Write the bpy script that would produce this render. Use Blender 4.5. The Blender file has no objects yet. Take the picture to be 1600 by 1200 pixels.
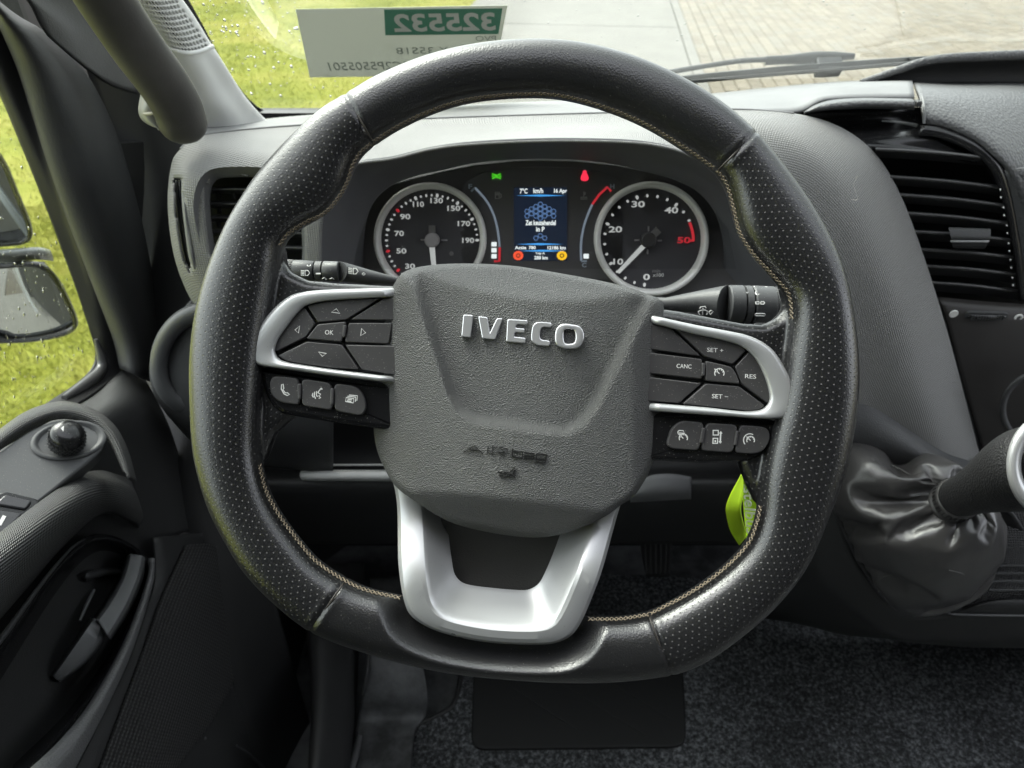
import bpy, bmesh, math, random
import numpy as np
from mathutils import Vector, Matrix
random.seed(7); rng = np.random.default_rng(7)
R = math.radians
S = bpy.context.scene
col = S.collection

# ------------------------------------------------------------------ camera
FPX = 1185.0                       # focal length in photo pixels (photo 1600 x 1200)
PITCH = R(35)
CAM = Vector((0, 0, 1.05))         # z = 0 is the cab floor, +Y is forward, +X the passenger side
cd = bpy.data.cameras.new('camera'); cam = bpy.data.objects.new('camera', cd); col.objects.link(cam)
cam.location = CAM; cam.rotation_euler = (R(90) - PITCH, 0, 0)
cd.sensor_width = 36; cd.lens = 36 * FPX / 1600; cd.clip_start = .02; cd.clip_end = 900
cd.dof.use_dof = True; cd.dof.focus_distance = .46; cd.dof.aperture_fstop = 14
S.camera = cam
RT = Vector((1, 0, 0)); FW = Vector((0, math.cos(PITCH), -math.sin(PITCH))); UP = Vector((0, math.sin(PITCH), math.cos(PITCH)))

# ------------------------------------------------------------------ light: overcast daylight
w = bpy.data.worlds.new('World'); S.world = w; w.use_nodes = True
wn = w.node_tree.nodes; wl_ = w.node_tree.links
SUN_EL, SUN_AZ = R(52), R(-48)     # azimuth from forward (+Y) towards +X; the sun stands ahead and to the left
sky = wn.new('ShaderNodeTexSky'); sky.sky_type = 'NISHITA'; sky.sun_disc = False
sky.sun_elevation = SUN_EL; sky.sun_rotation = SUN_AZ; sky.air_density = 1.0; sky.dust_density = 4.0; sky.ozone_density = 1.0
hs = wn.new('ShaderNodeHueSaturation'); hs.inputs['Saturation'].default_value = .22   # cloud cover takes the blue out
wl_.new(sky.outputs[0], hs.inputs['Color']); wl_.new(hs.outputs[0], wn['Background'].inputs['Color'])
wn['Background'].inputs['Strength'].default_value = .15
sd = bpy.data.lights.new('sun', 'SUN'); sd.energy = .5; sd.angle = R(30); sd.color = (1, .97, .92)
sun = bpy.data.objects.new('sun', sd); col.objects.link(sun)
sv = Vector((math.sin(SUN_AZ) * math.cos(SUN_EL), math.cos(SUN_AZ) * math.cos(SUN_EL), math.sin(SUN_EL)))
sun.rotation_euler = sv.to_track_quat('Z', 'Y').to_euler(); sun.location = (0, 0, 6)
S.view_settings.view_transform = 'Standard'; S.view_settings.look = 'None'; S.view_settings.gamma = 1
S.view_settings.use_curve_mapping = False; S.view_settings.exposure = 2.5
S.cycles.use_denoising = True; S.cycles.max_bounces = 8; S.cycles.diffuse_bounces = 5; S.cycles.glossy_bounces = 3
S.cycles.transparent_max_bounces = 12; S.cycles.caustics_reflective = False; S.cycles.caustics_refractive = False
S.cycles.sample_clamp_indirect = 6

# ------------------------------------------------------------------ measuring helpers: a photo pixel to a point on a surface of known place
def ray(px, py):
    return FW + RT * ((px - 800) / FPX) + UP * ((600 - py) / FPX)
def PY(px, py, Y): d = ray(px, py); return CAM + d * (Y / d.y)
def PX(px, py, X): d = ray(px, py); return CAM + d * (X / d.x)
def PZ(px, py, Z): d = ray(px, py); return CAM + d * ((Z - CAM.z) / d.z)
def pix(p):
    q = p - CAM; z = q.dot(FW); return (800 + q.dot(RT) / z * FPX, 600 - q.dot(UP) / z * FPX)
class Frame:
    def __init__(s, o, u, v):
        s.o = Vector(o); s.u = Vector(u).normalized(); v = Vector(v)
        s.n = s.u.cross(v).normalized(); s.v = s.n.cross(s.u)
        s.m = Matrix(((s.u.x, s.v.x, s.n.x, s.o.x), (s.u.y, s.v.y, s.n.y, s.o.y), (s.u.z, s.v.z, s.n.z, s.o.z), (0, 0, 0, 1)))
    def px(s, px, py, w=0.0):
        d = ray(px, py); p0 = s.o + s.n * w
        p = CAM + d * ((p0 - CAM).dot(s.n) / d.dot(s.n)); q = p - s.o
        return Vector((q.dot(s.u), q.dot(s.v), w))
    def W(s, l): return s.o + s.u * l[0] + s.v * l[1] + s.n * l[2]

# ------------------------------------------------------------------ materials
MATS = {}
class NB:
    def __init__(s, m): s.t = m.node_tree; s.n = s.t.nodes; s.l = s.t.links
    def __call__(s, typ, **kw):
        nd = s.n.new('ShaderNode' + typ)
        for k, v in kw.items():
            if k in nd.inputs: 
                if hasattr(v, 'is_linked') or isinstance(v, bpy.types.NodeSocket): s.l.new(v, nd.inputs[k])
                else: nd.inputs[k].default_value = v
            else: setattr(nd, k, v)
        return nd
    def math(s, op, a, b=None, c=None):
        nd = s.n.new('ShaderNodeMath'); nd.operation = op
        for i, x in enumerate((a, b, c)):
            if x is None: continue
            if isinstance(x, bpy.types.NodeSocket): s.l.new(x, nd.inputs[i])
            else: nd.inputs[i].default_value = x
        return nd.outputs[0]
    def mix(s, f, a, b):
        nd = s.n.new('ShaderNodeMix'); nd.data_type = 'RGBA'
        for i, x in ((0, f), (6, a), (7, b)):
            if isinstance(x, bpy.types.NodeSocket): s.l.new(x, nd.inputs[i])
            else: nd.inputs[i].default_value = x if i == 0 else (*x, 1) if len(x) == 3 else x
        return nd.outputs[2]
    def ramp(s, f, stops):
        nd = s.n.new('ShaderNodeValToRGB'); e = nd.color_ramp.elements
        while len(e) < len(stops): e.new(.5)
        for i, (p, c) in enumerate(stops): e[i].position = p; e[i].color = (*c, 1) if len(c) == 3 else c
        s.l.new(f, nd.inputs[0]); return nd.outputs[0]

def mat(name, base, rough=.5, metal=0.0, grain=None, gstr=.3, gdist=.0005, var=0.0, vscale=30, coords='Object', pattern=None, spec=.5, coat=0, sheen=0, dust=0, rvar=0):
    m = bpy.data.materials.new(name); m.use_nodes = True; b = NB(m); p = b.n['Principled BSDF']
    p.inputs['Base Color'].default_value = (*base, 1); p.inputs['Roughness'].default_value = rough; p.inputs['Metallic'].default_value = metal
    p.inputs['Specular IOR Level'].default_value = spec; p.inputs['Coat Weight'].default_value = coat
    if sheen: p.inputs['Sheen Weight'].default_value = sheen
    tc = b('TexCoord'); co = tc.outputs[coords]
    colr = None; h = None
    if var:
        n = b('TexNoise', Vector=co, Scale=vscale, Detail=4.0)
        f = b('MapRange', Value=n.outputs['Fac']); f.inputs[1].default_value = .3; f.inputs[2].default_value = .7
        colr = b.mix(f.outputs[0], tuple(c * (1 - var) for c in base), tuple(min(1, c * (1 + var)) for c in base))
    if dust:
        n = b('TexNoise', Vector=co, Scale=1100.0, Detail=1.0)
        f = b.math('GREATER_THAN', n.outputs['Fac'], .76 - .02 * dust)
        n2 = b('TexNoise', Vector=co, Scale=9.0, Detail=3.0)
        f = b.math('MULTIPLY', f, b.math('GREATER_THAN', n2.outputs['Fac'], .42))
        colr = b.mix(b.math('MULTIPLY', f, .5), colr if colr is not None else base, (.32, .31, .29))
    if rvar:
        n = b('TexNoise', Vector=co, Scale=14.0, Detail=5.0)
        r = b('MapRange', Value=n.outputs['Fac']); r.inputs[1].default_value = .3; r.inputs[2].default_value = .7
        r.inputs[3].default_value = max(.05, rough - rvar); r.inputs[4].default_value = min(1, rough + rvar)
        b.l.new(r.outputs[0], p.inputs['Roughness'])
    if grain:
        n = b('TexNoise', Vector=co, Scale=grain, Detail=2.0, Roughness=.55); h = n.outputs['Fac']
        if gstr < 0:   # pebbled leather / plastic: rounded cells
            v = b('TexVoronoi', Vector=co, Scale=grain); h = v.outputs['Distance']; gstr = -gstr
    if pattern: colr, h = pattern(b, tc, p, colr if colr is not None else base, h)
    if colr is not None and isinstance(colr, bpy.types.NodeSocket): b.l.new(colr, p.inputs['Base Color'])
    if h is not None:
        bp = b('Bump', Height=h); bp.inputs['Strength'].default_value = gstr; bp.inputs['Distance'].default_value = gdist
        b.l.new(bp.outputs[0], p.inputs['Normal'])
    MATS[name] = m; return m

def perforation(pitch, rad):
    def f(b, tc, p, colr, h):
        s = b('SeparateXYZ', Vector=tc.outputs['UV'])
        v = b.math('DIVIDE', s.outputs[1], pitch * .72); vf = b.math('FLOOR', v)
        par = b.math('MULTIPLY', b.math('MODULO', b.math('ABSOLUTE', vf), 2.0), .5)
        u = b.math('ADD', b.math('DIVIDE', s.outputs[0], pitch), par)
        du = b.math('MULTIPLY', b.math('SUBTRACT', b.math('FRACT', u), .5), pitch)
        dv = b.math('MULTIPLY', b.math('SUBTRACT', b.math('FRACT', v), .5), pitch * .72)
        d = b.math('SQRT', b.math('ADD', b.math('MULTIPLY', du, du), b.math('MULTIPLY', dv, dv)))
        m = b('MapRange', Value=d); m.interpolation_type = 'SMOOTHSTEP'
        m.inputs[1].default_value = rad * .55; m.inputs[2].default_value = rad * 1.2; m.inputs[3].default_value = 1; m.inputs[4].default_value = 0
        hole = m.outputs[0]
        c = b.mix(hole, colr, (.095, .093, .09))  # holes coloured pale, standing in for the glints at their edges
        rr = b.math('ADD', b.math('MULTIPLY', hole, .55), .31); b.l.new(rr, p.inputs['Roughness'])
        hh = b.math('SUBTRACT', b.math('MULTIPLY', h, .35), hole)
        return c, hh
    return f
def weave(pu, pv=None, amp=1.0, mixg=.15):
    pv = pv or pu
    def f(b, tc, p, colr, h):
        s = b('SeparateXYZ', Vector=tc.outputs['UV'])
        a = b.math('SINE', b.math('MULTIPLY', b.math('ADD', s.outputs[0], s.outputs[1]), math.pi * 2 / pu))
        c = b.math('SINE', b.math('MULTIPLY', b.math('SUBTRACT', s.outputs[0], s.outputs[1]), math.pi * 2 / pv))
        hh = b.math('MULTIPLY', b.math('MULTIPLY', a, c), amp)
        if h is not None: hh = b.math('ADD', hh, b.math('MULTIPLY', h, mixg))
        return colr, hh
    return f
def ribs(pu, pv):
    def f(b, tc, p, colr, h):
        s = b('SeparateXYZ', Vector=tc.outputs['UV'])
        a = b.math('SINE', b.math('MULTIPLY', s.outputs[1], math.pi * 2 / pv))
        c = b.math('SINE', b.math('MULTIPLY', s.outputs[0], math.pi * 2 / pu))
        top = b.math('GREATER_THAN', b.math('ADD', a, b.math('MULTIPLY', c, .45)), .55)
        return b.mix(top, colr, tuple(min(1, x * 3.2) for x in ((.026, .026, .026)))), b.math('ADD', a, b.math('MULTIPLY', c, .4))
    return f

leather = mat('smooth_leather', (.013, .013, .014), .33, grain=900, gstr=-.3, gdist=.0004, spec=.85, dust=1, rvar=.06)
leather_p = mat('perforated_leather', (.013, .013, .014), .33, grain=750, gstr=-.4, gdist=.0005, spec=.85, pattern=perforation(.0043, .00046))
thread = mat('tan_thread', (.19, .155, .11), .8, grain=2500, gstr=.5)
seam_m = mat('seam_piping', (.035, .03, .026), .5)
padm = mat('grained_cover_plastic', (.078, .079, .078), .46, grain=1350, gstr=-1.0, gdist=.0011, dust=1, spec=.7)
silver = mat('satin_silver_paint', (.52, .525, .53), .34, metal=.5, grain=2200, gstr=.08, gdist=.0002, dust=1, rvar=.07, var=.03)
buttonm = mat('button_plastic', (.055, .053, .054), .42, grain=1800, gstr=.12, gdist=.0003, dust=2)
gloss = mat('gloss_black_plastic', (.012, .012, .013), .22, grain=900, gstr=.04, dust=2)
black = mat('plain_black_plastic', (.020, .0205, .021), .55, grain=800, gstr=.2)  # one even black for trim, vent backs and panels
white = mat('white_print', (.82, .82, .80), .6)
chrome = mat('chrome_lettering', (.74, .74, .76), .16, metal=.62)
dashm = mat('grey_dash_weave', (.205, .204, .20), .55, gstr=.55, gdist=.0006, pattern=weave(.0042), grain=900)
dashtop = mat('grey_dash_top', (.16, .162, .165), .60, grain=1100, gstr=.25, gdist=.0005, var=.06)
dark = mat('charcoal_plastic', (.045, .046, .048), .58, grain=850, gstr=-.4, gdist=.0005, var=.1)
darker = mat('black_trim_plastic', (.033, .0335, .034), .60, grain=750, gstr=-.4, gdist=.0005, var=.15, vscale=12)
hoodm = mat('binnacle_plastic', (.095, .096, .103), .58, grain=1200, gstr=.2, gdist=.0004)
cowlm = mat('coarse_grain_plastic', (.085, .086, .088), .42, grain=330, gstr=-.7, gdist=.0010)
pillar = mat('pale_grey_pillar_plastic', (.72, .72, .70), .62, grain=1000, gstr=.15, gdist=.0003)
holem = mat('grille_hole', (.02, .02, .02), .9)
armm = mat('armrest_top_plastic', (.105, .107, .110), .50, grain=1100, gstr=.25, gdist=.0004, dust=2)
armweave = mat('armrest_weave', (.085, .085, .085), .42, gstr=.9, gdist=.0009, pattern=weave(.0046))
fabric = mat('ribbed_door_fabric', (.022, .022, .022), .9, gstr=.8, gdist=.001, pattern=ribs(.0042, .0058))
handlem = mat('grab_handle_rubber', (.055, .052, .048), .55, grain=500, gstr=.2, gdist=.0005, var=.25, vscale=25)
greyplastic = mat('lug_grey_plastic', (.30, .30, .27), .4)
stalkm = mat('stalk_plastic', (.055, .056, .058), .48, grain=1500, gstr=.15, gdist=.0003, dust=1)
ringm = mat('gauge_ring_silver', (.85, .84, .80), .42, metal=.1)
dialm = mat('dial_face', (.055, .053, .058), .55, grain=900, gstr=.05)
facem = mat('cluster_face', (.085, .082, .083), .5)
redp = mat('red_print', (.75, .05, .06), .6)
blueg = mat('blue_grey_print', (.42, .48, .56), .6)
greyp = mat('grey_print', (.30, .29, .29), .6)
needlem = mat('needle_white', (.72, .71, .70), .4)
hubm = mat('needle_hub', (.16, .155, .15), .45)
rubber = mat('rubber', (.018, .018, .019), .55, grain=700, gstr=.3)
lime = mat('lime_strap', (.50, .78, .02), .6, grain=1800, gstr=.3, gdist=.0003)
boot = mat('gaiter_leather', (.048, .046, .046), .37, spec=.9, grain=620, gstr=-.15, gdist=.0004, rvar=.08)
knobm = mat('knob_leather', (.022, .022, .023), .45, grain=520, gstr=-.8, gdist=.0008)
def paper(name, c, tr=.5):
    m = mat(name, c, .7); b = NB(m); t = b('BsdfTranslucent', Color=(*c, 1)); mx = b('MixShader'); mx.inputs[0].default_value = tr
    b.l.new(b.n['Principled BSDF'].outputs[0], mx.inputs[1]); b.l.new(t.outputs[0], mx.inputs[2]); b.l.new(mx.outputs[0], b.n['Material Output'].inputs[0]); return m
stickerm = paper('sticker_paper', (.44, .45, .41)); stickg = paper('sticker_green', (.06, .20, .13), .15); stickt = paper('sticker_text', (.20, .225, .20), .15); stickw = paper('sticker_pale', (.50, .51, .47), .2)
wiperm = mat('wiper_black', (.020, .023, .025), .45)
bodyp = mat('van_body_paint', (.42, .44, .45), .3, coat=.6)
liner = mat('headliner', (.32, .32, .31), .9)
brass = mat('tarnished_rivet', (.38, .36, .28), .5)
def carpet_pattern(b, tc, p, colr, h):
    n1 = b('TexNoise', Vector=tc.outputs['Object'], Scale=190.0, Detail=3.0, Roughness=.7)
    n2 = b('TexNoise', Vector=tc.outputs['Object'], Scale=6.0, Detail=4.0)
    f = b.math('ADD', b.math('MULTIPLY', n1.outputs['Fac'], .75), b.math('MULTIPLY', n2.outputs['Fac'], .25))
    return b.ramp(f, [(.36, (.010, .0105, .011)), (.5, (.06, .064, .068)), (.66, (.26, .272, .288))]), n1.outputs['Fac']
carpet = mat('speckled_carpet', (.02, .02, .02), .95, gstr=1, gdist=.006, pattern=carpet_pattern)
def floor_pattern(b, tc, p, colr, h):
    n = b('TexNoise', Vector=tc.outputs['Object'], Scale=9.0, Detail=6.0, Roughness=.65)
    return b.ramp(n.outputs['Fac'], [(.40, (.03, .031, .032)), (.62, (.14, .145, .15))]), h
floorm = mat('scuffed_rubber_floor', (.03, .03, .03), .55, grain=320, gstr=.4, gdist=.001, pattern=floor_pattern)
def em(name, c, s):
    m = bpy.data.materials.new(name); m.use_nodes = True; b = NB(m); p = b.n['Principled BSDF']
    p.inputs['Base Color'].default_value = (*[x * .3 for x in c], 1); p.inputs['Emission Color'].default_value = (*c, 1); p.inputs['Emission Strength'].default_value = s
    p.inputs['Roughness'].default_value = .4; return m
scr_bg = em('screen_dark_blue', (.006, .010, .020), .28)
scr_hex = em('screen_hexagon', (.045, .085, .17), .45)
lit_white = em('backlit_white', (.85, .88, .86), .085)
lit_red = em('backlit_red', (.90, .05, .07), .09)
lit_blue = em('backlit_blue_grey', (.50, .60, .72), .05)
scr_blue = em('screen_blue_line', (.06, .32, .75), .22)
scr_white = em('screen_white', (.85, .92, .92), .19)
lamp_red = em('lamp_red', (.95, .035, .08), .22)
lamp_green = em('lamp_green', (.10, .80, .03), .15)
scr_red = em('screen_red', (.90, .10, .04), .2)
scr_yellow = em('screen_yellow', (.95, .55, .02), .2)
def glassmat(name, tint, amount=1.0, rough=0.0):
    m = bpy.data.materials.new(name); m.use_nodes = True; b = NB(m); n = b.n; n.remove(n['Principled BSDF'])
    t = b('BsdfTransparent', Color=(*tint, 1)); g = b('BsdfGlossy', Roughness=rough); fr = b('Fresnel', IOR=1.45)
    mx = b('MixShader'); b.l.new(b.math('MULTIPLY', fr.outputs[0], amount), mx.inputs[0]); b.l.new(t.outputs[0], mx.inputs[1]); b.l.new(g.outputs[0], mx.inputs[2])
    b.l.new(mx.outputs[0], n['Material Output'].inputs[0]); return m
glass = glassmat('window_glass', (.90, .93, .90), .35)
lens = glassmat('cluster_lens', (.93, .93, .93), .12)
def dropmat():
    m = bpy.data.materials.new('water_drop'); m.use_nodes = True; p = m.node_tree.nodes['Principled BSDF']
    p.inputs['Base Color'].default_value = (1, 1, 1, 1); p.inputs['Transmission Weight'].default_value = 1; p.inputs['IOR'].default_value = 1.33; p.inputs['Roughness'].default_value = 0
    return m
water = dropmat()
mirrorm = mat('mirror_glass', (.55, .57, .57), .015, metal=1)
def grass_mat():
    m = bpy.data.materials.new('lawn_grass'); m.use_nodes = True; b = NB(m); p = b.n['Principled BSDF']
    co = b('TexCoord').outputs['Object']
    n1 = b('TexNoise', Vector=co, Scale=1.1, Detail=5.0, Roughness=.65); n2 = b('TexNoise', Vector=co, Scale=24.0, Detail=4.0, Roughness=.7)
    f = b.math('ADD', b.math('MULTIPLY', n1.outputs['Fac'], .75), b.math('MULTIPLY', n2.outputs['Fac'], .25))
    c = b.ramp(f, [(.36, (.145, .165, .015)), (.48, (.205, .22, .023)), (.58, (.255, .25, .042)), (.72, (.30, .27, .085))])
    b.l.new(c, p.inputs['Base Color']); p.inputs['Roughness'].default_value = .85; p.inputs['Specular IOR Level'].default_value = .2
    bp = b('Bump', Height=n2.outputs['Fac']); bp.inputs['Strength'].default_value = .25; bp.inputs['Distance'].default_value = .02; b.l.new(bp.outputs[0], p.inputs['Normal'])
    return m
lawnm = grass_mat()
concrete = mat('pale_concrete', (.180, .174, .155), .85, grain=60, gstr=.15, gdist=.003, var=.07, vscale=3)
brick_ms = [mat('paver_%s' % k, c, .85, grain=120, gstr=.3, gdist=.003, var=.10, vscale=9) for k, c in
            (('sand', (.205, .179, .135)), ('beige', (.22, .194, .15)), ('tan', (.18, .157, .119)), ('greyish', (.20, .182, .147)))]
joint = mat('paving_joint', (.095, .083, .062), .95)

# ------------------------------------------------------------------ object helpers
def thing(name, label, cat, M=None, group=None, kind=None):
    o = bpy.data.objects.new(name, None); o.empty_display_size = .05; col.objects.link(o)
    if M is not None: o.matrix_world = M
    o['label'] = label; o['category'] = cat
    if group: o['group'] = group
    if kind: o['kind'] = kind
    o['_w'] = 0; del o['_w']
    WM[o.name] = (M.copy() if M is not None else Matrix.Identity(4)); return o
WM = {}
def tag(o, label=None, cat=None, group=None, kind=None):
    for k, v in (('label', label), ('category', cat), ('group', group), ('kind', kind)):
        if v: o[k] = v
    return o
def link(name, me, m, parent=None, local=False, smooth=True):
    """local=True: vertices are in the parent's own frame; otherwise they are world coordinates."""
    me.materials.clear(); me.materials.append(m)
    if smooth:
        me.polygons.foreach_set('use_smooth', [True] * len(me.polygons))
    o = bpy.data.objects.new(name, me); col.objects.link(o)
    if parent is not None:
        o.parent = parent
        pm = WM[parent.name]
        if not local: o.matrix_parent_inverse = pm.inverted(); WM[o.name] = Matrix.Identity(4)
        else: WM[o.name] = pm
    else: WM[o.name] = Matrix.Identity(4)
    return o
def mk(name, V, F, m, parent=None, local=False, smooth=True, uv=None, edge=None, solid=0):
    me = bpy.data.meshes.new(name); me.from_pydata([tuple(v) for v in V], [], F); me.update()
    if uv is not None:
        lay = me.uv_layers.new(name='UVMap'); vi = np.empty(len(me.loops), dtype=np.int32); me.loops.foreach_get('vertex_index', vi)
        lay.data.foreach_set('uv', np.asarray(uv, dtype=np.float32)[vi].ravel())
    o = link(name, me, m, parent, local, smooth)
    if edge: 
        try: me.set_sharp_from_angle(angle=R(edge))
        except Exception: pass
    if solid:
        md = o.modifiers.new('thickness', 'SOLIDIFY'); md.thickness = solid; md.offset = -1
    return o
def spline(P, n, closed=False, smooth=True):
    P = [Vector(p) for p in P]; k = len(P); out = []
    if smooth:
        segs = k if closed else k - 1
        for i in range(segs):
            if closed: a, b, c, d = P[(i - 1) % k], P[i], P[(i + 1) % k], P[(i + 2) % k]
            else: a, b, c, d = P[max(i - 1, 0)], P[i], P[i + 1], P[min(i + 2, k - 1)]
            l = max((b - c).length, 1e-9); m1 = (c - a) * .5; m2 = (d - b) * .5
            if m1.length > 1.2 * l: m1 *= 1.2 * l / m1.length
            if m2.length > 1.2 * l: m2 *= 1.2 * l / m2.length
            for j in range(16):
                t = j / 16; t2 = t * t; t3 = t2 * t
                out.append(b * (2 * t3 - 3 * t2 + 1) + m1 * (t3 - 2 * t2 + t) + c * (-2 * t3 + 3 * t2) + m2 * (t3 - t2))
        out.append(P[0].copy() if closed else P[-1])
    else: out = P + ([P[0]] if closed else [])
    L = [0]
    for a, b in zip(out, out[1:]): L.append(L[-1] + (b - a).length)
    res = []; j = 0; N = n if closed else n - 1
    for i in range(n):
        t = L[-1] * i / N
        while j < len(L) - 2 and L[j + 1] < t: j += 1
        f = (t - L[j]) / max(L[j + 1] - L[j], 1e-12); res.append(out[j].lerp(out[j + 1], min(max(f, 0), 1)))
    return res
def inside(p, poly):
    x, y = p; c = False; j = len(poly) - 1
    for i in range(len(poly)):
        xi, yi = poly[i]; xj, yj = poly[j]
        if (yi > y) != (yj > y) and x < (xj - xi) * (y - yi) / (yj - yi) + xi: c = not c
        j = i
    return c
def loft(name, rails, n, m, parent=None, local=False, cross=None, closed=False, solid=.003, holes=(), smooth=True, caps=False, fr=None, resample=True, flip=None, csmooth=True, edge=None):
    rr = [spline(r, n, closed) if resample else [Vector(p) for p in r] for r in rails]
    if cross:
        cols = [spline([r[i] for r in rr], cross, smooth=csmooth) for i in range(n)]
        rr = [[cols[i][j] for i in range(n)] for j in range(cross)]
    k = len(rr); V = [p for r in rr for p in r]
    mid = rr[k // 2]; us = [0]
    for a, b in zip(mid, mid[1:]): us.append(us[-1] + (b - a).length)
    cm = [sum((rr[j][i] - rr[j - 1][i]).length for i in range(0, n, max(1, n // 8))) / len(range(0, n, max(1, n // 8))) for j in range(1, k)]
    vs = [0]
    for c in cm: vs.append(vs[-1] + c)
    cv_ = [[0.0] * n for _ in range(k)]
    for j in range(1, k):
        for i in range(n): cv_[j][i] = cv_[j - 1][i] + (rr[j][i] - rr[j - 1][i]).length
    uv = [(us[i], cv_[j][i]) for j in range(k) for i in range(n)]
    F = []
    for j in range(k - 1):
        for i in range(n if closed else n - 1):
            i2 = (i + 1) % n; F.append((j * n + i, j * n + i2, (j + 1) * n + i2, (j + 1) * n + i))
    W = (lambda p: (WM[parent.name] @ p)) if local else (lambda p: p)
    if holes:
        keep = []
        for f in F:
            c = W(sum((V[i] for i in f), Vector()) / 4)
            if not any(inside(pix(c), h) for h in holes): keep.append(f)
        F = keep
    if flip is None:
        s = 0
        for f in F[::7] or F:
            a, b, c = (W(V[f[0]]), W(V[f[1]]), W(V[f[2]])); nn = (b - a).cross(c - a); s += nn.dot(CAM - a) / (nn.length + 1e-12)
        flip = s < 0
    if caps:
        for base in (0, (k - 1) * n):
            cidx = len(V); V.append(sum(V[base:base + n], Vector()) / n); uv.append((0, 0))
            for i in range(n):
                a, b = base + i, base + (i + 1) % n
                F.append((a, cidx, b) if base == 0 else (a, b, cidx))
    if flip: F = [tuple(reversed(f)) for f in F]
    return mk(name, V, F, m, parent, local, smooth, uv, solid=solid, edge=edge)
def rails_px(rail, default=None): return [PY(*p) for p in rail]
def tube(name, pts, rad, m, parent=None, local=False, n=24, k=14, closed=False, flat=1.0, upv=None, caps=True):
    P = spline(pts, n, closed) if n else [Vector(p) for p in pts]; n = len(P)
    rads = rad if isinstance(rad, (list, tuple)) else [rad, rad]
    V = []; prev = None
    for i, p in enumerate(P):
        a = P[(i - 1) % n] if closed else P[max(i - 1, 0)]; b = P[(i + 1) % n] if closed else P[min(i + 1, n - 1)]
        t = (b - a).normalized(); ref = prev or upv or (Vector((0, 0, 1)) if abs(t.z) < .9 else Vector((1, 0, 0)))
        s = t.cross(ref).normalized(); u = s.cross(t).normalized(); prev = u
        x = i / (n - 1) * (len(rads) - 1); j = min(int(x), len(rads) - 2); r = rads[j] + (rads[j + 1] - rads[j]) * (x - j)
        for q in range(k):
            th = 2 * math.pi * q / k; V.append(p + s * (math.cos(th) * r) + u * (math.sin(th) * r * flat))
    F = []
    for i in range(n if closed else n - 1):
        for q in range(k):
            a = i * k + q; b = i * k + (q + 1) % k; c = ((i + 1) % n) * k + (q + 1) % k; d = ((i + 1) % n) * k + q; F.append((a, b, c, d))
    if caps and not closed:
        F.append(tuple(reversed(range(k)))); F.append(tuple(range((n - 1) * k, n * k)))
    return mk(name, V, F, m, parent, local, edge=50)
def poly_offset(P, d):
    n = len(P); ar = sum(P[i][0] * P[(i + 1) % n][1] - P[(i + 1) % n][0] * P[i][1] for i in range(n)); sg = 1 if ar > 0 else -1
    out = []
    for i in range(n):
        a = Vector(P[i - 1][:2]); b = Vector(P[i][:2]); c = Vector(P[(i + 1) % n][:2])
        e1 = (b - a).normalized(); e2 = (c - b).normalized(); n1 = Vector((-e1.y, e1.x)) * sg; n2 = Vector((-e2.y, e2.x)) * sg
        bi = n1 + n2; l = bi.length
        if l < 1e-6: out.append(b + n1 * d); continue
        bi /= l; out.append(b + bi * (d / max(bi.dot(n1), .45)))
    return out
def round_poly(P, r, k=4):
    """round the corners of a 2D polygon by radius-like length r"""
    n = len(P); out = []
    for i in range(n):
        a = Vector(P[i - 1][:2]); b = Vector(P[i][:2]); c = Vector(P[(i + 1) % n][:2])
        l1 = min(r, (a - b).length * .45); l2 = min(r, (c - b).length * .45)
        p = b + (a - b).normalized() * l1; q = b + (c - b).normalized() * l2
        for j in range(k + 1):
            t = j / k; out.append(p * (1 - t) ** 2 + b * (2 * t * (1 - t)) + q * t * t)
    return out
def prism(name, P, w0, w1, bev, m, parent=None, local=True, M=None, wf=None, rnd=0, k=4):
    """solid plate: outline P (2D, local), from w0 up to w1 with an eased top edge"""
    P = [Vector(p[:2]) for p in P]; n = len(P)
    ar = sum(P[i][0] * P[(i + 1) % n][1] - P[(i + 1) % n][0] * P[i][1] for i in range(n))
    if ar < 0: P = P[::-1]
    top1 = poly_offset(P, bev * .35); top2 = poly_offset(P, bev)
    if rnd: P, top1, top2 = (round_poly(q, rnd, k) for q in (P, top1, top2)); n = len(P)
    f = wf or (lambda a, b: 0.0)
    rings = [(P, w0), (P, w1 - bev), (top1, w1 - bev * .35), (top2, w1)]
    V = []
    for r, wz in rings:
        for p in r: V.append(Vector((p[0], p[1], wz + (f(p[0], p[1]) if wz != w0 else 0))))
    F = []
    for j in range(3):
        for i in range(n): F.append((j * n + i, j * n + (i + 1) % n, (j + 1) * n + (i + 1) % n, (j + 1) * n + i))
    F.append(tuple(range(3 * n, 4 * n))); F.append(tuple(reversed(range(n))))
    if M is not None: V = [M @ v for v in V]
    return mk(name, V, F, m, parent, local, edge=18)
def box(name, c, s, m, parent=None, bev=.004):
    x, y, z = s; P = round_poly([(-x / 2, -y / 2), (x / 2, -y / 2), (x / 2, y / 2), (-x / 2, y / 2)], bev)
    return prism(name, P, -z / 2, z / 2, bev, m, parent, False, Matrix.Translation(Vector(c)))
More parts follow.
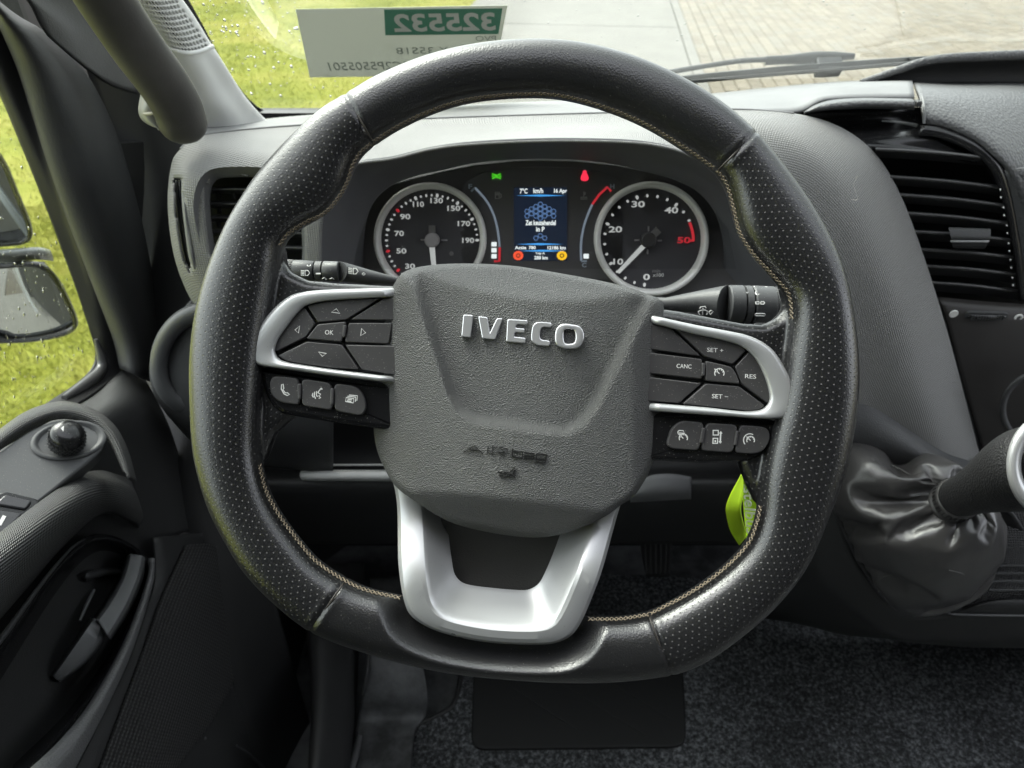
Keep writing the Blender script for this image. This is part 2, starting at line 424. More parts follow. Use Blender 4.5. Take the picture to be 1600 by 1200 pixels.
def strokes(name, lines, wd, w, m, parent, fn, h=.0003, wf=None):
    """printed line drawing: each polyline becomes a thin raised ribbon. fn maps drawing coords to (a, b)"""
    V = []; F = []
    for ln in lines:
        P = [Vector(fn(*p)[:2]) for p in ln]; n = len(P); closed = n > 2 and (P[0] - P[-1]).length < 1e-7
        for i in range(n):
            a = P[i - 1] if i else (P[-2] if closed else P[0]); b = P[i + 1] if i < n - 1 else (P[1] if closed else P[-1])
            t = b - a
            if t.length < 1e-9: t = Vector((1, 0))
            t.normalize(); s = Vector((-t.y, t.x)) * (wd / 2)
            for q, z in ((P[i] + s, w), (P[i] + s, w + h), (P[i] - s, w + h), (P[i] - s, w)):
                V.append((q.x, q.y, z + (wf(q.x, q.y) if wf else 0)))
        b0 = len(V) - 4 * n
        for i in range(n - 1):
            for q in range(4):
                F.append((b0 + 4 * i + q, b0 + 4 * i + (q + 1) % 4, b0 + 4 * i + 4 + (q + 1) % 4, b0 + 4 * i + 4 + q))
        F.append((b0, b0 + 1, b0 + 2, b0 + 3)); e = len(V) - 4; F.append((e + 3, e + 2, e + 1, e))
    return mk(name, V, F, m, parent, True, smooth=False)
def text(name, body, size, m, parent, M, ext=.0002, xs=1.0, bold=0.0, local=True, shear=0):
    cu = bpy.data.curves.new(name, 'FONT'); cu.body = body; cu.size = size; cu.align_x = 'CENTER'; cu.align_y = 'CENTER'
    cu.extrude = ext; cu.resolution_u = 3; cu.offset = bold; cu.shear = shear
    tmp = bpy.data.objects.new('tmp', cu); me = bpy.data.meshes.new_from_object(tmp); bpy.data.objects.remove(tmp); bpy.data.curves.remove(cu)
    me.transform(M @ Matrix.Diagonal((xs, 1, 1, 1))); me.name = name
    return link(name, me, m, parent, local, smooth=False)
def TR(a, b, w, rot=0): return Matrix.Translation((a, b, w)) @ Matrix.Rotation(rot, 4, 'Z')
def disc(n=24): return [(math.cos(2 * math.pi * i / n), math.sin(2 * math.pi * i / n)) for i in range(n)]

# ------------------------------------------------------------------ outside: lawn, path, paving
GZ = -.75
lawn = mk('lawn', [(-300, -300, GZ), (300, -300, GZ), (300, 300, GZ), (-300, 300, GZ)], [(0, 1, 2, 3)], lawnm); tag(lawn, kind='structure')
eA = PZ(1092, 98, GZ); eB = PZ(1057, 0, GZ); pd = (eB - eA).normalized(); pn = Vector((pd.y, -pd.x, 0))   # along the path, and to its right
left0 = PZ(745, 2, GZ); pw = (eA - left0).dot(pn)                        # path width
def strip(name, a, b, s0, s1, z, m, base=eA):
    q = [base + pn * a + pd * s0, base + pn * b + pd * s0, base + pn * b + pd * s1, base + pn * a + pd * s1]
    return mk(name, [(p.x, p.y, z) for p in q], [(0, 1, 2, 3)], m, smooth=False)
path = strip('footpath', -pw, 0, -40, 60, GZ + .012, joint); tag(path, kind='structure')
seam = PZ(900, 44, GZ); s_seam = (seam - eA).dot(pd)
for k in range(-4, 12):
    s0 = s_seam + k * 3.4 + .012; s1 = s_seam + (k + 1) * 3.4 - .012
    q = [eA + pn * x + pd * y for x, y in ((-pw + .01, s0), (-.12, s0), (-.12, s1), (-pw + .01, s1))]
    V = [(p.x, p.y, z) for z in (GZ, GZ + .035) for p in q]
    mk('slab', V, [(4, 5, 6, 7), (0, 1, 5, 4), (1, 2, 6, 5), (2, 3, 7, 6), (3, 0, 4, 7)], concrete, path, smooth=False)
q = [eA + pn * x + pd * y for x, y in ((-.105, -40), (-.005, -40), (-.005, 60), (-.105, 60))]
mk('kerb_band', [(p.x, p.y, z) for z in (GZ, GZ + .04) for p in q], [(4, 5, 6, 7), (0, 1, 5, 4), (1, 2, 6, 5), (2, 3, 7, 6), (3, 0, 4, 7)], concrete, path, smooth=False)
paving = strip('paved_yard', 0, 40, -40, 60, GZ + .010, joint); tag(paving, kind='structure')
# clay pavers: courses run along the path, staggered by half a brick
bl, bw = .22, .125
def brick_mesh(i):
    a, b, h = bw / 2 - .005, bl / 2 - .005, .03; e = .006
    V = [(-a, -b, 0), (a, -b, 0), (a, b, 0), (-a, b, 0), (-a, -b, h - e), (a, -b, h - e), (a, b, h - e), (-a, b, h - e), (-a + e, -b + e, h), (a - e, -b + e, h), (a - e, b - e, h), (-a + e, b - e, h)]
    F = [(8, 9, 10, 11)] + [(j, (j + 1) % 4, 4 + (j + 1) % 4, 4 + j) for j in range(4)] + [(4 + j, 4 + (j + 1) % 4, 8 + (j + 1) % 4, 8 + j) for j in range(4)]
    me = bpy.data.meshes.new('brick'); me.from_pydata(V, [], F); me.materials.append(brick_ms[i]); return me
bms = [brick_mesh(i) for i in range(4)]
ang = math.atan2(pd.y, pd.x) - math.pi / 2
cand = []
for ci in range(0, 95):
    for si in range(-6, 90):
        p = eA + pn * ((ci + .5) * bw) + pd * ((si + (.5 if ci % 2 else 0)) * bl)
        if p.y < 3: continue
        x, y = pix(Vector((p.x, p.y, GZ)))
        if -30 < y < 190 and 1030 < x < 1640: cand.append(((p - CAM).length, p, ci, si))
cand.sort(key=lambda t: t[0])
FV = []; FF = []; FM = []
bV = np.array([v.co[:] for v in bms[0].vertices]); bF = [tuple(f.vertices) for f in bms[0].polygons]
for i, (d, p, ci, si) in enumerate(cand):
    k = random.randrange(4); z = GZ + .012 + random.uniform(-.002, .002); tilt = random.uniform(-.006, .006)
    if i < 290:
        o = bpy.data.objects.new('brick', bms[k]); col.objects.link(o); o.location = (p.x, p.y, z); o.rotation_euler = (tilt, random.uniform(-.006, .006), ang + random.uniform(-.01, .01)); o.parent = paving
    else:
        ca, sa = math.cos(ang), math.sin(ang); b0 = len(FV)
        for v in bV: FV.append((p.x + v[0] * ca - v[1] * sa, p.y + v[0] * sa + v[1] * ca, z + v[2] + tilt * v[1]))
        for f in bF: FF.append(tuple(j + b0 for j in f)); FM.append(k)
if FV:
    o = mk('far_bricks', FV, FF, brick_ms[0], paving, smooth=False); tag(o, kind='stuff')
    for m in brick_ms[1:]: o.data.materials.append(m)
    o.data.polygons.foreach_set('material_index', FM)
# a second strip of pale slabs behind the van, which the wide-angle mirror picks up
rp = mk('rear_path', [(-2.9, -30, GZ + .012), (-1.25, -30, GZ + .012), (-1.25, -.6, GZ + .012), (-2.9, -.6, GZ + .012)], [(0, 1, 2, 3)], joint); tag(rp, kind='structure')
for k in range(14):
    y0 = -.65 - k * 2.2
    q = [(-2.88, y0 - 2.17), (-1.27, y0 - 2.17), (-1.27, y0), (-2.88, y0)]
    mk('slab', [(x, y, z) for z in (GZ, GZ + .03) for x, y in q], [(4, 5, 6, 7), (0, 1, 5, 4), (1, 2, 6, 5), (2, 3, 7, 6), (3, 0, 4, 7)], concrete, rp, smooth=False)
# grass blades where the lawn is seen through the glass
N = 220000
gx = np.r_[rng.uniform(-9, 1.2, N), rng.uniform(-4.2, -.9, N)]; gy = np.r_[rng.uniform(.2, 17, N), rng.uniform(.3, 4.5, N)]
pl = (np.stack([gx - eA.x, gy - eA.y], 1) @ np.array([pn.x, pn.y])) < -pw - .02
ok = pl & ~((gx > -2.92) & (gx < -1.22) & (gy < 1.25)); 
rel = np.stack([gx, gy, np.full_like(gx, GZ - CAM.z)], 1)
zz = rel @ np.array(FW); xx = 800 + rel @ np.array(RT) / zz * FPX; yy = 600 - rel @ np.array(UP) / zz * FPX
ok &= (zz > 0) & (((xx > 270) & (xx < 760) & (yy > -30) & (yy < 200)) | ((xx > -40) & (xx < 190) & (yy > 90) & (yy < 720)))
gx = gx[ok][:N]; gy = gy[ok][:N]; n = len(gx)
h = rng.uniform(.008, .026, n); a = rng.uniform(0, 6.28, n); wd = np.where(gy < 4.5, rng.uniform(.0008, .002, n), rng.uniform(.002, .004, n)); lean = rng.uniform(.3, 1.2, n) * h
V = np.empty((n, 3, 3)); V[:, 0] = np.stack([gx - np.cos(a) * wd, gy - np.sin(a) * wd, np.full(n, GZ)], 1); V[:, 1] = np.stack([gx + np.cos(a) * wd, gy + np.sin(a) * wd, np.full(n, GZ)], 1)
V[:, 2] = np.stack([gx - np.sin(a) * lean, gy + np.cos(a) * lean, GZ + h], 1)
me = bpy.data.meshes.new('grass'); me.vertices.add(3 * n); me.vertices.foreach_set('co', V.ravel()); me.loops.add(3 * n); me.loops.foreach_set('vertex_index', np.arange(3 * n, dtype=np.int32))
me.polygons.add(n); me.polygons.foreach_set('loop_start', np.arange(0, 3 * n, 3, dtype=np.int32)); me.update(); me.validate()
tag(link('grass', me, lawnm, smooth=False), 'short yellow-green lawn grass outside the windows', 'grass', kind='stuff')

# ------------------------------------------------------------------ cab shell round the camera (shades the cab as the real one does)
shell = thing('van_cab', 'cab shell with headliner, rear wall and passenger side around the dashboard', 'van cab')
def slab8(name, a, b, c, d, th, m, parent):      # a sheet a-b-c-d with thickness th along its normal
    a, b, c, d = map(Vector, (a, b, c, d)); nn = (b - a).cross(c - a).normalized() * th
    V = [a, b, c, d, a + nn, b + nn, c + nn, d + nn]
    return mk(name, V, [(3, 2, 1, 0), (4, 5, 6, 7), (0, 1, 5, 4), (1, 2, 6, 5), (2, 3, 7, 6), (3, 0, 4, 7)], m, parent, smooth=False)
slab8('roof', (-.56, -.75, 1.60), (1.45, -.75, 1.60), (1.45, .10, 1.58), (-.56, .10, 1.58), .04, liner, shell)
slab8('rear_wall', (-.55, -.75, -.05), (1.45, -.75, -.05), (1.45, -.78, 1.60), (-.55, -.78, 1.60), -.03, dark, shell)
slab8('passenger_door', (1.40, -.8, -.05), (1.40, 1.1, -.05), (1.40, 1.1, .62), (1.40, -.8, .62), -.03, dark, shell)
slab8('passenger_pillar', (1.40, .82, .62), (1.40, 1.0, .62), (1.40, .30, 1.62), (1.40, .18, 1.62), -.03, dark, shell)
slab8('outer_side', (-.60, -6, -.45), (-.60, -.8, -.45), (-.60, -.8, 1.75), (-.60, -6, 1.75), .04, bodyp, shell)
slab8('bulkhead', (-.50, 1.0, -.05), (1.45, 1.0, -.05), (1.45, .97, .79), (-.50, .97, .79), .02, black, shell)
slab8('door_backing', (-.49, .775, -.1), (-.49, 1.05, -.1), (-.49, 1.0, .85), (-.49, .775, 1.05), -.01, black, shell)  # dark backing sheets, added to stop daylight leaking past the door trim
slab8('door_backing', (-.49, -.8, -.1), (-.49, .775, -.1), (-.49, .775, .52), (-.49, -.8, .60), -.01, black, shell)
slab8('dash_filler', (-.33, .76, .70), (1.4, .76, .70), (1.4, .99, .74), (-.33, .99, .74), .01, black, shell)  # black filler, added to keep bright ground out of the windscreen reflection
slab8('corner_filler', (-.485, .77, -.1), (-.30, .985, -.1), (-.30, .985, .76), (-.485, .77, .80), -.01, black, shell)  # black diagonal filler, added to close a light leak beside the dash
slab8('side_pillar', (-.50, -.76, .55), (-.50, -.10, .58), (-.50, -.16, 1.60), (-.50, -.76, 1.60), -.03, dark, shell)
slab8('side_pillar', (1.42, -.76, .60), (1.42, -.10, .60), (1.42, -.16, 1.60), (1.42, -.76, 1.60), -.03, dark, shell)
slab8('bonnet', (-.55, 1.03, .66), (1.45, 1.03, .66), (1.40, 1.62, .42), (-.50, 1.62, .42), .03, bodyp, shell)

# ------------------------------------------------------------------ windscreen
WS = Frame((.30, .955, .80), (1, 0, 0), (0, -.50, .70))
ws = thing('windscreen', 'rain-spotted sloping windscreen behind the steering wheel', 'windscreen', WS.m)
GO = [(-.78, -.02), (-.74, .25), (-.62, 1.0), (1.02, 1.0), (1.12, -.02)]
mk('glass_pane', [(x, y, z) for z in (0, -.005) for x, y in GO], [(0, 1, 2, 3, 4), (9, 8, 7, 6, 5)], glass, ws, True, smooth=False)
# black ceramic border, rounded in the lower corner
fr = [WS.px(*p) for p in ((290, -10), (318, 40), (346, 92), (372, 133), (395, 160), (418, 175), (445, 184), (520, 186), (700, 176))]
fo = [WS.px(*p) for p in ((240, 0), (270, 50), (300, 100), (330, 150), (360, 180), (400, 200), (450, 205), (520, 203), (700, 195))]
loft('ceramic_border', [[Vector((p.x, p.y, .0015)) for p in fr], [Vector((p.x, p.y, .0015)) for p in fo]], 30, gloss, ws, True, solid=.001)
def drops(name, F, n, regions, rmin, rmax, parent, w=-.006, sgn=-1):
    V = []; FF = []
    dom = [(0, 0, 1)] + [(math.cos(t) * math.cos(e), math.sin(t) * math.cos(e), math.sin(e)) for e in (R(55), R(20), 0) for t in [2 * math.pi * i / 8 for i in range(8)]]
    for _ in range(n):
        x0, y0, x1, y1 = random.choice(regions); q = F.px(random.uniform(x0, x1), random.uniform(y0, y1), w); r = rmin * (rmax / rmin) ** (random.random() ** 2.2)
        ex = random.uniform(1, 1.5); b = len(V)
        for a, c, d in dom: V.append((q.x + a * r, q.y + c * r * ex, w + sgn * d * r * .55))
        for i in range(8): FF.append((b, b + 1 + i, b + 1 + (i + 1) % 8))
        for k in range(2):
            for i in range(8): FF.append((b + 1 + 8 * k + i, b + 9 + 8 * k + i, b + 9 + 8 * k + (i + 1) % 8, b + 1 + 8 * k + (i + 1) % 8))
        FF.append(tuple(b + 17 + i for i in reversed(range(8))))
    o = mk(name, V, FF, water, parent, True); tag(o, kind='stuff'); return o
drops('raindrops', WS, 260, [(290, -10, 470, 90), (300, -10, 470, 60), (340, 60, 470, 180), (470, 100, 620, 180)], .0005, .0020, ws)
drops('raindrops', WS, 120, [(800, -10, 1600, 110)], .0004, .0012, ws)

# printed sticker on the glass, read from behind (no code printed: left blank)
stk = thing('windscreen_sticker', 'pale grey printed sticker seen mirrored on the windscreen glass', 'sticker', WS.m)
sc = [WS.px(*p, .001) for p in ((462, 15), (793, 9), (783, 62), (770, 118), (484, 121))]
prism('sheet', [(p.x, p.y) for p in sc], .0004, .0009, .0001, stickerm, stk)
gc = [WS.px(*p, .001) for p in ((600, 15), (785, 13), (779, 53), (602, 55))]
prism('number_field', [(p.x, p.y) for p in gc], .0009, .0013, .0001, stickg, stk)
def stxt(body, px, py, hpx, m, wpx, bold=0, w=.0014):
    c = WS.px(px, py, w); h = (WS.px(px, py - hpx / 2, w) - WS.px(px, py + hpx / 2, w)).length; wid = (WS.px(px + wpx / 2, py, w) - WS.px(px - wpx / 2, py, w)).length
    o = text('printed_text', body, h / .72, m, stk, Matrix.Identity(4), .0001, 1, bold); me = o.data
    xs = [v.co.x for v in me.vertices]; sx = wid / (max(xs) - min(xs)); xm = (max(xs) + min(xs)) / 2
    ys = [v.co.y for v in me.vertices]; sy = h / (max(ys) - min(ys)); ym = (max(ys) + min(ys)) / 2
    me.transform(Matrix.Translation(c) @ Matrix.Rotation(R(1.2), 4, 'Z') @ Matrix.Diagonal((-sx, sy, 1, 1)) @ Matrix.Translation((-xm, -ym, 0)))
    me.flip_normals(); return o
stxt('325532', 694, 35, 28, stickw, 160, .0009)
stxt('PVO', 759, 60, 8, stickt, 32)
stxt('Y 35S18', 660, 79, 10, stickt, 82)
stxt('535C2P5505501', 588, 103, 12, stickt, 150)

# ------------------------------------------------------------------ wiper outside the glass
wp = thing('windscreen_wiper', 'black wiper arm and blade lying along the bottom of the windscreen', 'wiper', WS.m)
wpx = lambda x, y, w_: WS.px(x, y, w_)
tube('arm', [wpx(990, 124, -.035), wpx(1050, 112, -.034), wpx(1150, 96, -.034), wpx(1200, 93, -.034)], [.0035, .0030, .0032], wiperm, wp, True, 16, 10)
tube('arm_end', [wpx(1196, 95, -.034), wpx(1250, 92, -.034), wpx(1290, 89, -.033), wpx(1335, 88, -.03)], [.0062, .0062, .0085, .0070, .004], wiperm, wp, True, 14, 10, flat=.7)
tube('blade', [wpx(1010, 134, -.018), wpx(1070, 124, -.018), wpx(1200, 112, -.018), wpx(1290, 105, -.018), wpx(1428, 94, -.018), wpx(1480, 92, -.018)], [.005, .006, .0065, .006, .004], wiperm, wp, True, 24, 8, flat=.6)
tube('rubber_lip', [wpx(1010, 139, -.009), wpx(1070, 129, -.009), wpx(1200, 117, -.009), wpx(1290, 110, -.009), wpx(1428, 98, -.009)], .0022, black, wp, True, 20, 6)
c = wpx(1290, 103, -.022); prism('blade_clip', round_poly([(c.x - .012, c.y - .010), (c.x + .018, c.y - .008), (c.x + .018, c.y + .008), (c.x - .012, c.y + .006)], .003), -.03, -.012, .002, wiperm, wp)

# ------------------------------------------------------------------ dashboard
dash = thing('dashboard', 'grey van dashboard with woven-look instrument surround and air vents', 'dashboard', Matrix.Translation((0.2, .7, .5)))
O_ = [(318, 492, .655), (295, 462, .66), (272, 400, .66), (262, 320, .67), (268, 255, .69), (282, 233, .70), (310, 213, .72), (380, 203, .73), (480, 195, .73), (650, 186, .74), (820, 180, .74), (1000, 175, .74), (1150, 171, .74), (1240, 177, .735), (1310, 197, .73), (1365, 237, .72), (1405, 300, .715), (1440, 390, .705), (1475, 500, .69), (1505, 610, .68), (1532, 715, .665)]
M_ = [(340, 480, .635), (318, 450, .635), (299, 400, .635), (290, 330, .64), (297, 275, .65), (315, 250, .665), (340, 232, .68), (390, 220, .70), (480, 211, .71), (650, 203, .715), (820, 196, .715), (1000, 191, .715), (1130, 191, .71), (1205, 207, .70), (1262, 235, .69), (1310, 282, .68), (1350, 350, .670), (1388, 440, .66), (1425, 550, .65), (1452, 640, .64), (1480, 730, .635)]
M2 = [(420, 480, .632), (400, 440, .632), (396, 400, .634), (394, 350, .638), (398, 310, .642), (415, 280, .65), (450, 255, .66), (500, 237, .675), (570, 225, .685), (680, 213, .69), (820, 206, .69), (980, 203, .69), (1080, 212, .685), (1150, 235, .68), (1205, 275, .675), (1250, 325, .67), (1290, 390, .662), (1320, 470, .655), (1345, 560, .648), (1365, 650, .643), (1380, 735, .64)]
I_ = [(505, 475, .63), (503, 435, .63), (502, 395, .632), (503, 355, .635), (509, 322, .638), (524, 286, .642), (553, 257, .648), (616, 247, .655), (672, 233, .66), (729, 225, .66), (820, 220, .66), (900, 219, .66), (990, 222, .66), (1046, 231, .66), (1090, 248, .658), (1140, 280, .658), (1190, 330, .658), (1228, 395, .658), (1248, 470, .655), (1262, 560, .65), (1275, 700, .645)]
vent_hole = [(318, 292), (330, 275), (350, 270), (420, 274), (470, 300), (478, 420), (460, 432), (350, 432), (330, 395)]
slit_hole = [(270, 280), (278, 276), (284, 279), (287, 330), (300, 420), (296, 426), (284, 404), (272, 330)]
loft('instrument_surround', [rails_px(O_), rails_px(M_), rails_px(M2), rails_px(I_)], 260, dashm, dash, cross=44, holes=[vent_hole, slit_hole], solid=.002)
# a fine raised bead along the outer edge of the surround
tube('edge_bead', [PY(x, y, Y) for x, y, Y in O_[5:14]], .0012, dashtop, dash, n=60, k=8)
slatm = mat('vent_slat_plastic', (.042, .042, .043), .36, grain=1500, gstr=.05, spec=.8)
# left corner air vent
lv = mk('air_vent', [PY(x, y, .70) for x, y in ((300, 250), (500, 250), (500, 450), (300, 450))], [(0, 3, 2, 1)], black, dash, smooth=False)
o1 = [(303, 330, .634), (306, 294, .635), (322, 269, .64), (352, 261, .642), (420, 264, .646), (480, 292, .646), (494, 360, .638), (488, 440, .632), (440, 446, .632), (345, 442, .633), (318, 400, .634)]
i1 = [(328, 330, .652), (329, 296, .653), (338, 281, .655), (355, 277, .656), (415, 279, .658), (462, 304, .658), (472, 360, .655), (468, 424, .65), (430, 430, .65), (352, 428, .65), (336, 390, .652)]
i2 = [(a, b, Y + .03) for a, b, Y in i1]
loft('vent_frame', [rails_px(o1), [PY((a[0] * .55 + b[0] * .45), (a[1] * .55 + b[1] * .45), (a[2] + b[2]) / 2 - .0015) for a, b in zip(o1, i1)], rails_px(i1), rails_px(i2)], 80, dashtop, lv, cross=12, closed=True, solid=0)
for y in (293, 316, 338, 360, 383, 405):
    f = (y - 280) / 150
    A = [(320 + 8 * f, y + 0, .662), (400, y + 1, .662), (480, y + 3, .662)]; B = [(a, b + 9, .674) for a, b, _ in A]
    loft('slat', [[PY(a, b - 2, .6665) for a, b, _ in A], rails_px(A), [PY(a, b + 3, .661) for a, b, _ in A], rails_px(B)], 16, slatm, lv, solid=0, cross=8)
for x in (341, 366):
    for y in (303, 326, 348): box('fin_pin', PY(x, y, .672), (.004, .004, .008), black, lv, .001)
# slim side demister slot
ds = loft('demister_slot', [[PY(x, y, .685) for x, y in ((268, 276), (272, 330), (284, 405), (297, 428))], [PY(x, y, .685) for x, y in ((288, 272), (290, 330), (302, 405), (306, 428))]], 20, black, dash, solid=.002)
for k in range(3):
    dx = k * 5
    tube('slat', [PY(271 + dx, 281, .668 - .001 * k), PY(274 + dx, 330, .662), PY(284 + dx, 395, .655), PY(294 + dx * .6, 424, .652)], .0011, dark, ds, n=14, k=6)
def surf_Y(x, y):
    xo = np.interp(y, [255, 320, 400, 462], [268, 262, 272, 295]); xm = np.interp(y, [275, 330, 400, 450], [297, 290, 299, 318]); Yo = np.interp(y, [255, 320, 400, 462], [.69, .67, .66, .66]); Ym = np.interp(y, [275, 330, 400, 450], [.65, .64, .635, .635])
    t = (x - xo) / (xm - xo); return Yo + (Ym - Yo) * t
so_ = [(265, 300), (268, 277), (279, 269), (289, 275), (291, 325), (301, 395), (307, 424), (302, 435), (290, 424), (277, 392), (267, 340)]
si_ = [(271, 302), (273, 284), (278, 279), (283, 283), (285, 327), (294, 396), (300, 420), (299, 424), (293, 414), (283, 388), (273, 338)]
so_ = [(x, y, surf_Y(x, y) + .001) for x, y in so_]; si_ = [(x, y, surf_Y(x, y) - .001) for x, y in si_]
loft('slot_frame', [[PY(a, b, Y - .0005) for a, b, Y in so_], [PY((a[0] + b[0]) / 2, (a[1] + b[1]) / 2, (a[2] + b[2]) / 2 - .0035) for a, b in zip(so_, si_)], rails_px(si_), [PY(a, b, Y + .02) for a, b, Y in si_]], 70, dashtop, ds, closed=True, cross=14, solid=0)
# binnacle hood interior
J_ = [(585, 500, .69), (572, 440, .69), (568, 395, .692), (572, 350, .695), (585, 315, .697), (612, 290, .70), (650, 275, .702), (690, 266, .704), (735, 256, .706), (785, 250, .707), (845, 248, .708), (905, 250, .707), (960, 257, .706), (1005, 268, .704), (1050, 280, .702), (1090, 300, .70), (1118, 335, .697), (1130, 385, .693), (1128, 440, .69), (1115, 500, .688), (1100, 560, .685)]
IH = [(a, b, Y + .0015) for a, b, Y in I_]
mid = [((a[0] * .5 + b[0] * .5), (a[1] * .5 + b[1] * .5), a[2] * .45 + b[2] * .55) for a, b in zip(I_, J_)]
loft('binnacle_hood', [rails_px(IH), rails_px(mid), rails_px(J_)], 160, hoodm, dash, cross=24, solid=.002)
# dash top
T_far = [(315, 199, .80), (360, 194, .86), (440, 183, .90), (600, 172, .925), (800, 160, .93), (1000, 153, .93), (1080, 149, .93), (1200, 137, .93), (1300, 128, .93), (1400, 124, .93), (1425, 124, .93)]
T_mid = [(312, 204, .76), (360, 199, .79), (440, 190, .81), (600, 179, .82), (800, 168, .825), (1000, 162, .825), (1080, 160, .825), (1200, 149, .82), (1300, 138, .80), (1400, 134, .80), (1427, 134, .80)]
T_near = [(308, 215, .722), (360, 207, .73), (440, 200, .732), (600, 191, .74), (800, 183, .742), (1000, 178, .742), (1080, 176, .742), (1200, 174, .742), (1250, 172, .742), (1290, 154, .75), (1429, 151, .752)]
loft('dash_top', [rails_px(T_far), rails_px(T_mid), rails_px(T_near)], 120, dashtop, dash, cross=14, solid=.003)
# lid of the top compartment and the dark recess under it
lid = loft('tray_lid', [[PY(*p) for p in r] for r in (
    [(1255, 175, .742), (1275, 163, .745), (1300, 156, .748), (1350, 153, .75), (1425, 154, .75)],
    [(1257, 175, .736), (1282, 165, .734), (1310, 160, .734), (1350, 157, .734), (1429, 158, .734)],
    [(1259, 176, .735), (1288, 170, .732), (1320, 167, .731), (1360, 165, .731), (1430, 167, .731)],
    [(1262, 177, .74), (1292, 173, .738), (1325, 171, .738), (1360, 170, .738), (1428, 172, .738)])], 40, cowlm, dash, cross=14, solid=.002)
box('hinge_pin', PY(1434, 161, .738), (.005, .008, .005), dark, dash, .001)
loft('lid_recess', [[PY(*p) for p in r] for r in (
    [(1240, 172, .77), (1300, 168, .77), (1450, 168, .77)], [(1240, 200, .765), (1330, 192, .765), (1450, 192, .765)], [(1280, 215, .735), (1340, 216, .733), (1450, 210, .733)],
    [(1330, 222, .725), (1380, 226, .725), (1460, 236, .725), (1520, 246, .725)], [(1340, 232, .72), (1390, 235, .722), (1460, 242, .722), (1530, 252, .722)])], 30, gloss, dash, cross=16)
tube('recess_trim', [PY(1378, 189, .752), PY(1405, 191, .752), PY(1432, 196, .752)], [.0006, .0012, .0018], silver, dash, n=10, k=6)
# passenger-side cowl
cow = loft('dash_cowl', [[PY(*p) for p in r] for r in (
    [(1428, 126, .93), (1500, 129, .93), (1600, 127, .93), (1720, 130, .93), (1800, 140, .93), (1850, 200, .93), (1860, 300, .93)],
    [(1432, 138, .80), (1500, 140, .81), (1600, 146, .82), (1700, 165, .83), (1760, 200, .83), (1790, 250, .82), (1800, 320, .82)],
    [(1437, 150, .765), (1490, 158, .76), (1560, 182, .755), (1620, 215, .75), (1665, 255, .745), (1690, 300, .74), (1700, 350, .735)],
    [(1443, 180, .735), (1485, 190, .73), (1535, 213, .722), (1575, 242, .715), (1600, 275, .712), (1620, 320, .71), (1640, 380, .71)],
    [(1443, 193, .733), (1480, 199, .728), (1525, 220, .72), (1555, 245, .712), (1572, 264, .71), (1590, 300, .71), (1605, 350, .71)])], 60, cowlm, dash, cross=30)
tube('cowl_edge', [PY(1441, 150, .757), PY(1444, 168, .738), PY(1444, 193, .731)], .0014, dashtop, dash, n=12, k=8)
loft('cowl_lower', [[PY(*p) for p in r] for r in (
    [(1570, 267, .711), (1584, 320, .711), (1598, 400, .71), (1606, 500, .71)], [(1610, 262, .712), (1640, 320, .715), (1670, 400, .715), (1690, 500, .715)], [(1700, 262, .76), (1760, 320, .77), (1800, 400, .77), (1800, 500, .77)])], 24, cowlm, dash, cross=10)
# centre vent: frame, slats, tab
cv = mk('air_vent', [PY(x, y, .775) for x, y in ((1280, 200), (1700, 200), (1700, 500), (1380, 500))], [(0, 3, 2, 1)], black, dash, smooth=False)
loft('vent_frame', [[PY(*p) for p in r] for r in (
    [(1440, 196, .731), (1480, 201, .728), (1525, 222, .72), (1555, 247, .713), (1570, 268, .711), (1584, 320, .711), (1597, 400, .71), (1604, 470, .708)],
    [(1436, 212, .729), (1470, 216, .725), (1510, 232, .719), (1538, 252, .714), (1556, 280, .712), (1572, 330, .712), (1585, 400, .71), (1594, 470, .707)],
    [(1434, 215, .76), (1466, 220, .76), (1506, 236, .755), (1532, 256, .75), (1550, 284, .75), (1567, 332, .75), (1581, 400, .75), (1591, 470, .75)])], 50, gloss, cv, cross=12)
for k, (yl, yr, xl, xr) in enumerate(((231, 246, 1368, 1556), (274, 292, 1386, 1572), (302, 320, 1400, 1578), (331, 348, 1412, 1583), (360, 374, 1424, 1587), (388, 401, 1434, 1591), (414, 428, 1444, 1595), (440, 455, 1455, 1599))):
    A = [(xl, yl, .716), ((xl + xr) / 2, (yl + yr) / 2 - 2, .714), (xr, yr, .716)]
    loft('slat', [[PY(a, b - 1.5, Y + .010) for a, b, Y in A], [PY(a, b - .5, Y + .002) for a, b, Y in A], rails_px(A), [PY(a, b + 3, Y - .0004) for a, b, Y in A], [PY(a, b + 15, Y + .016) for a, b, Y in A]], 20, slatm, cv, cross=12, solid=0)
tb = loft('vent_tab', [[PY(*p) for p in r] for r in ([(1484, 355, .712), (1546, 357, .712)], [(1482, 356, .703), (1548, 358, .703)], [(1486, 371, .698), (1548, 373, .698)], [(1487, 375, .700), (1546, 376, .700)], [(1488, 384, .703), (1540, 387, .703)], [(1490, 388, .715), (1538, 389, .715)])], 14, dark, cv, cross=20, solid=0, csmooth=False)
loft('tab_edge', [[PY(*p) for p in r] for r in ([(1486, 376.5, .6985), (1546, 376.5, .6985)], [(1486, 379, .6990), (1544, 379.5, .6990)])], 8, silver, tb, solid=.001)
tips = [PY(x, y, .709) for x, y in ((1563, 296), (1564, 308), (1568, 324), (1569, 336), (1573, 352), (1574, 364), (1576, 380), (1577, 392), (1579, 406), (1580, 418), (1582, 434), (1583, 445))]
for p in tips: box('pivot_tip', p, (.0008, .002, .0015), white, cv, .0005)
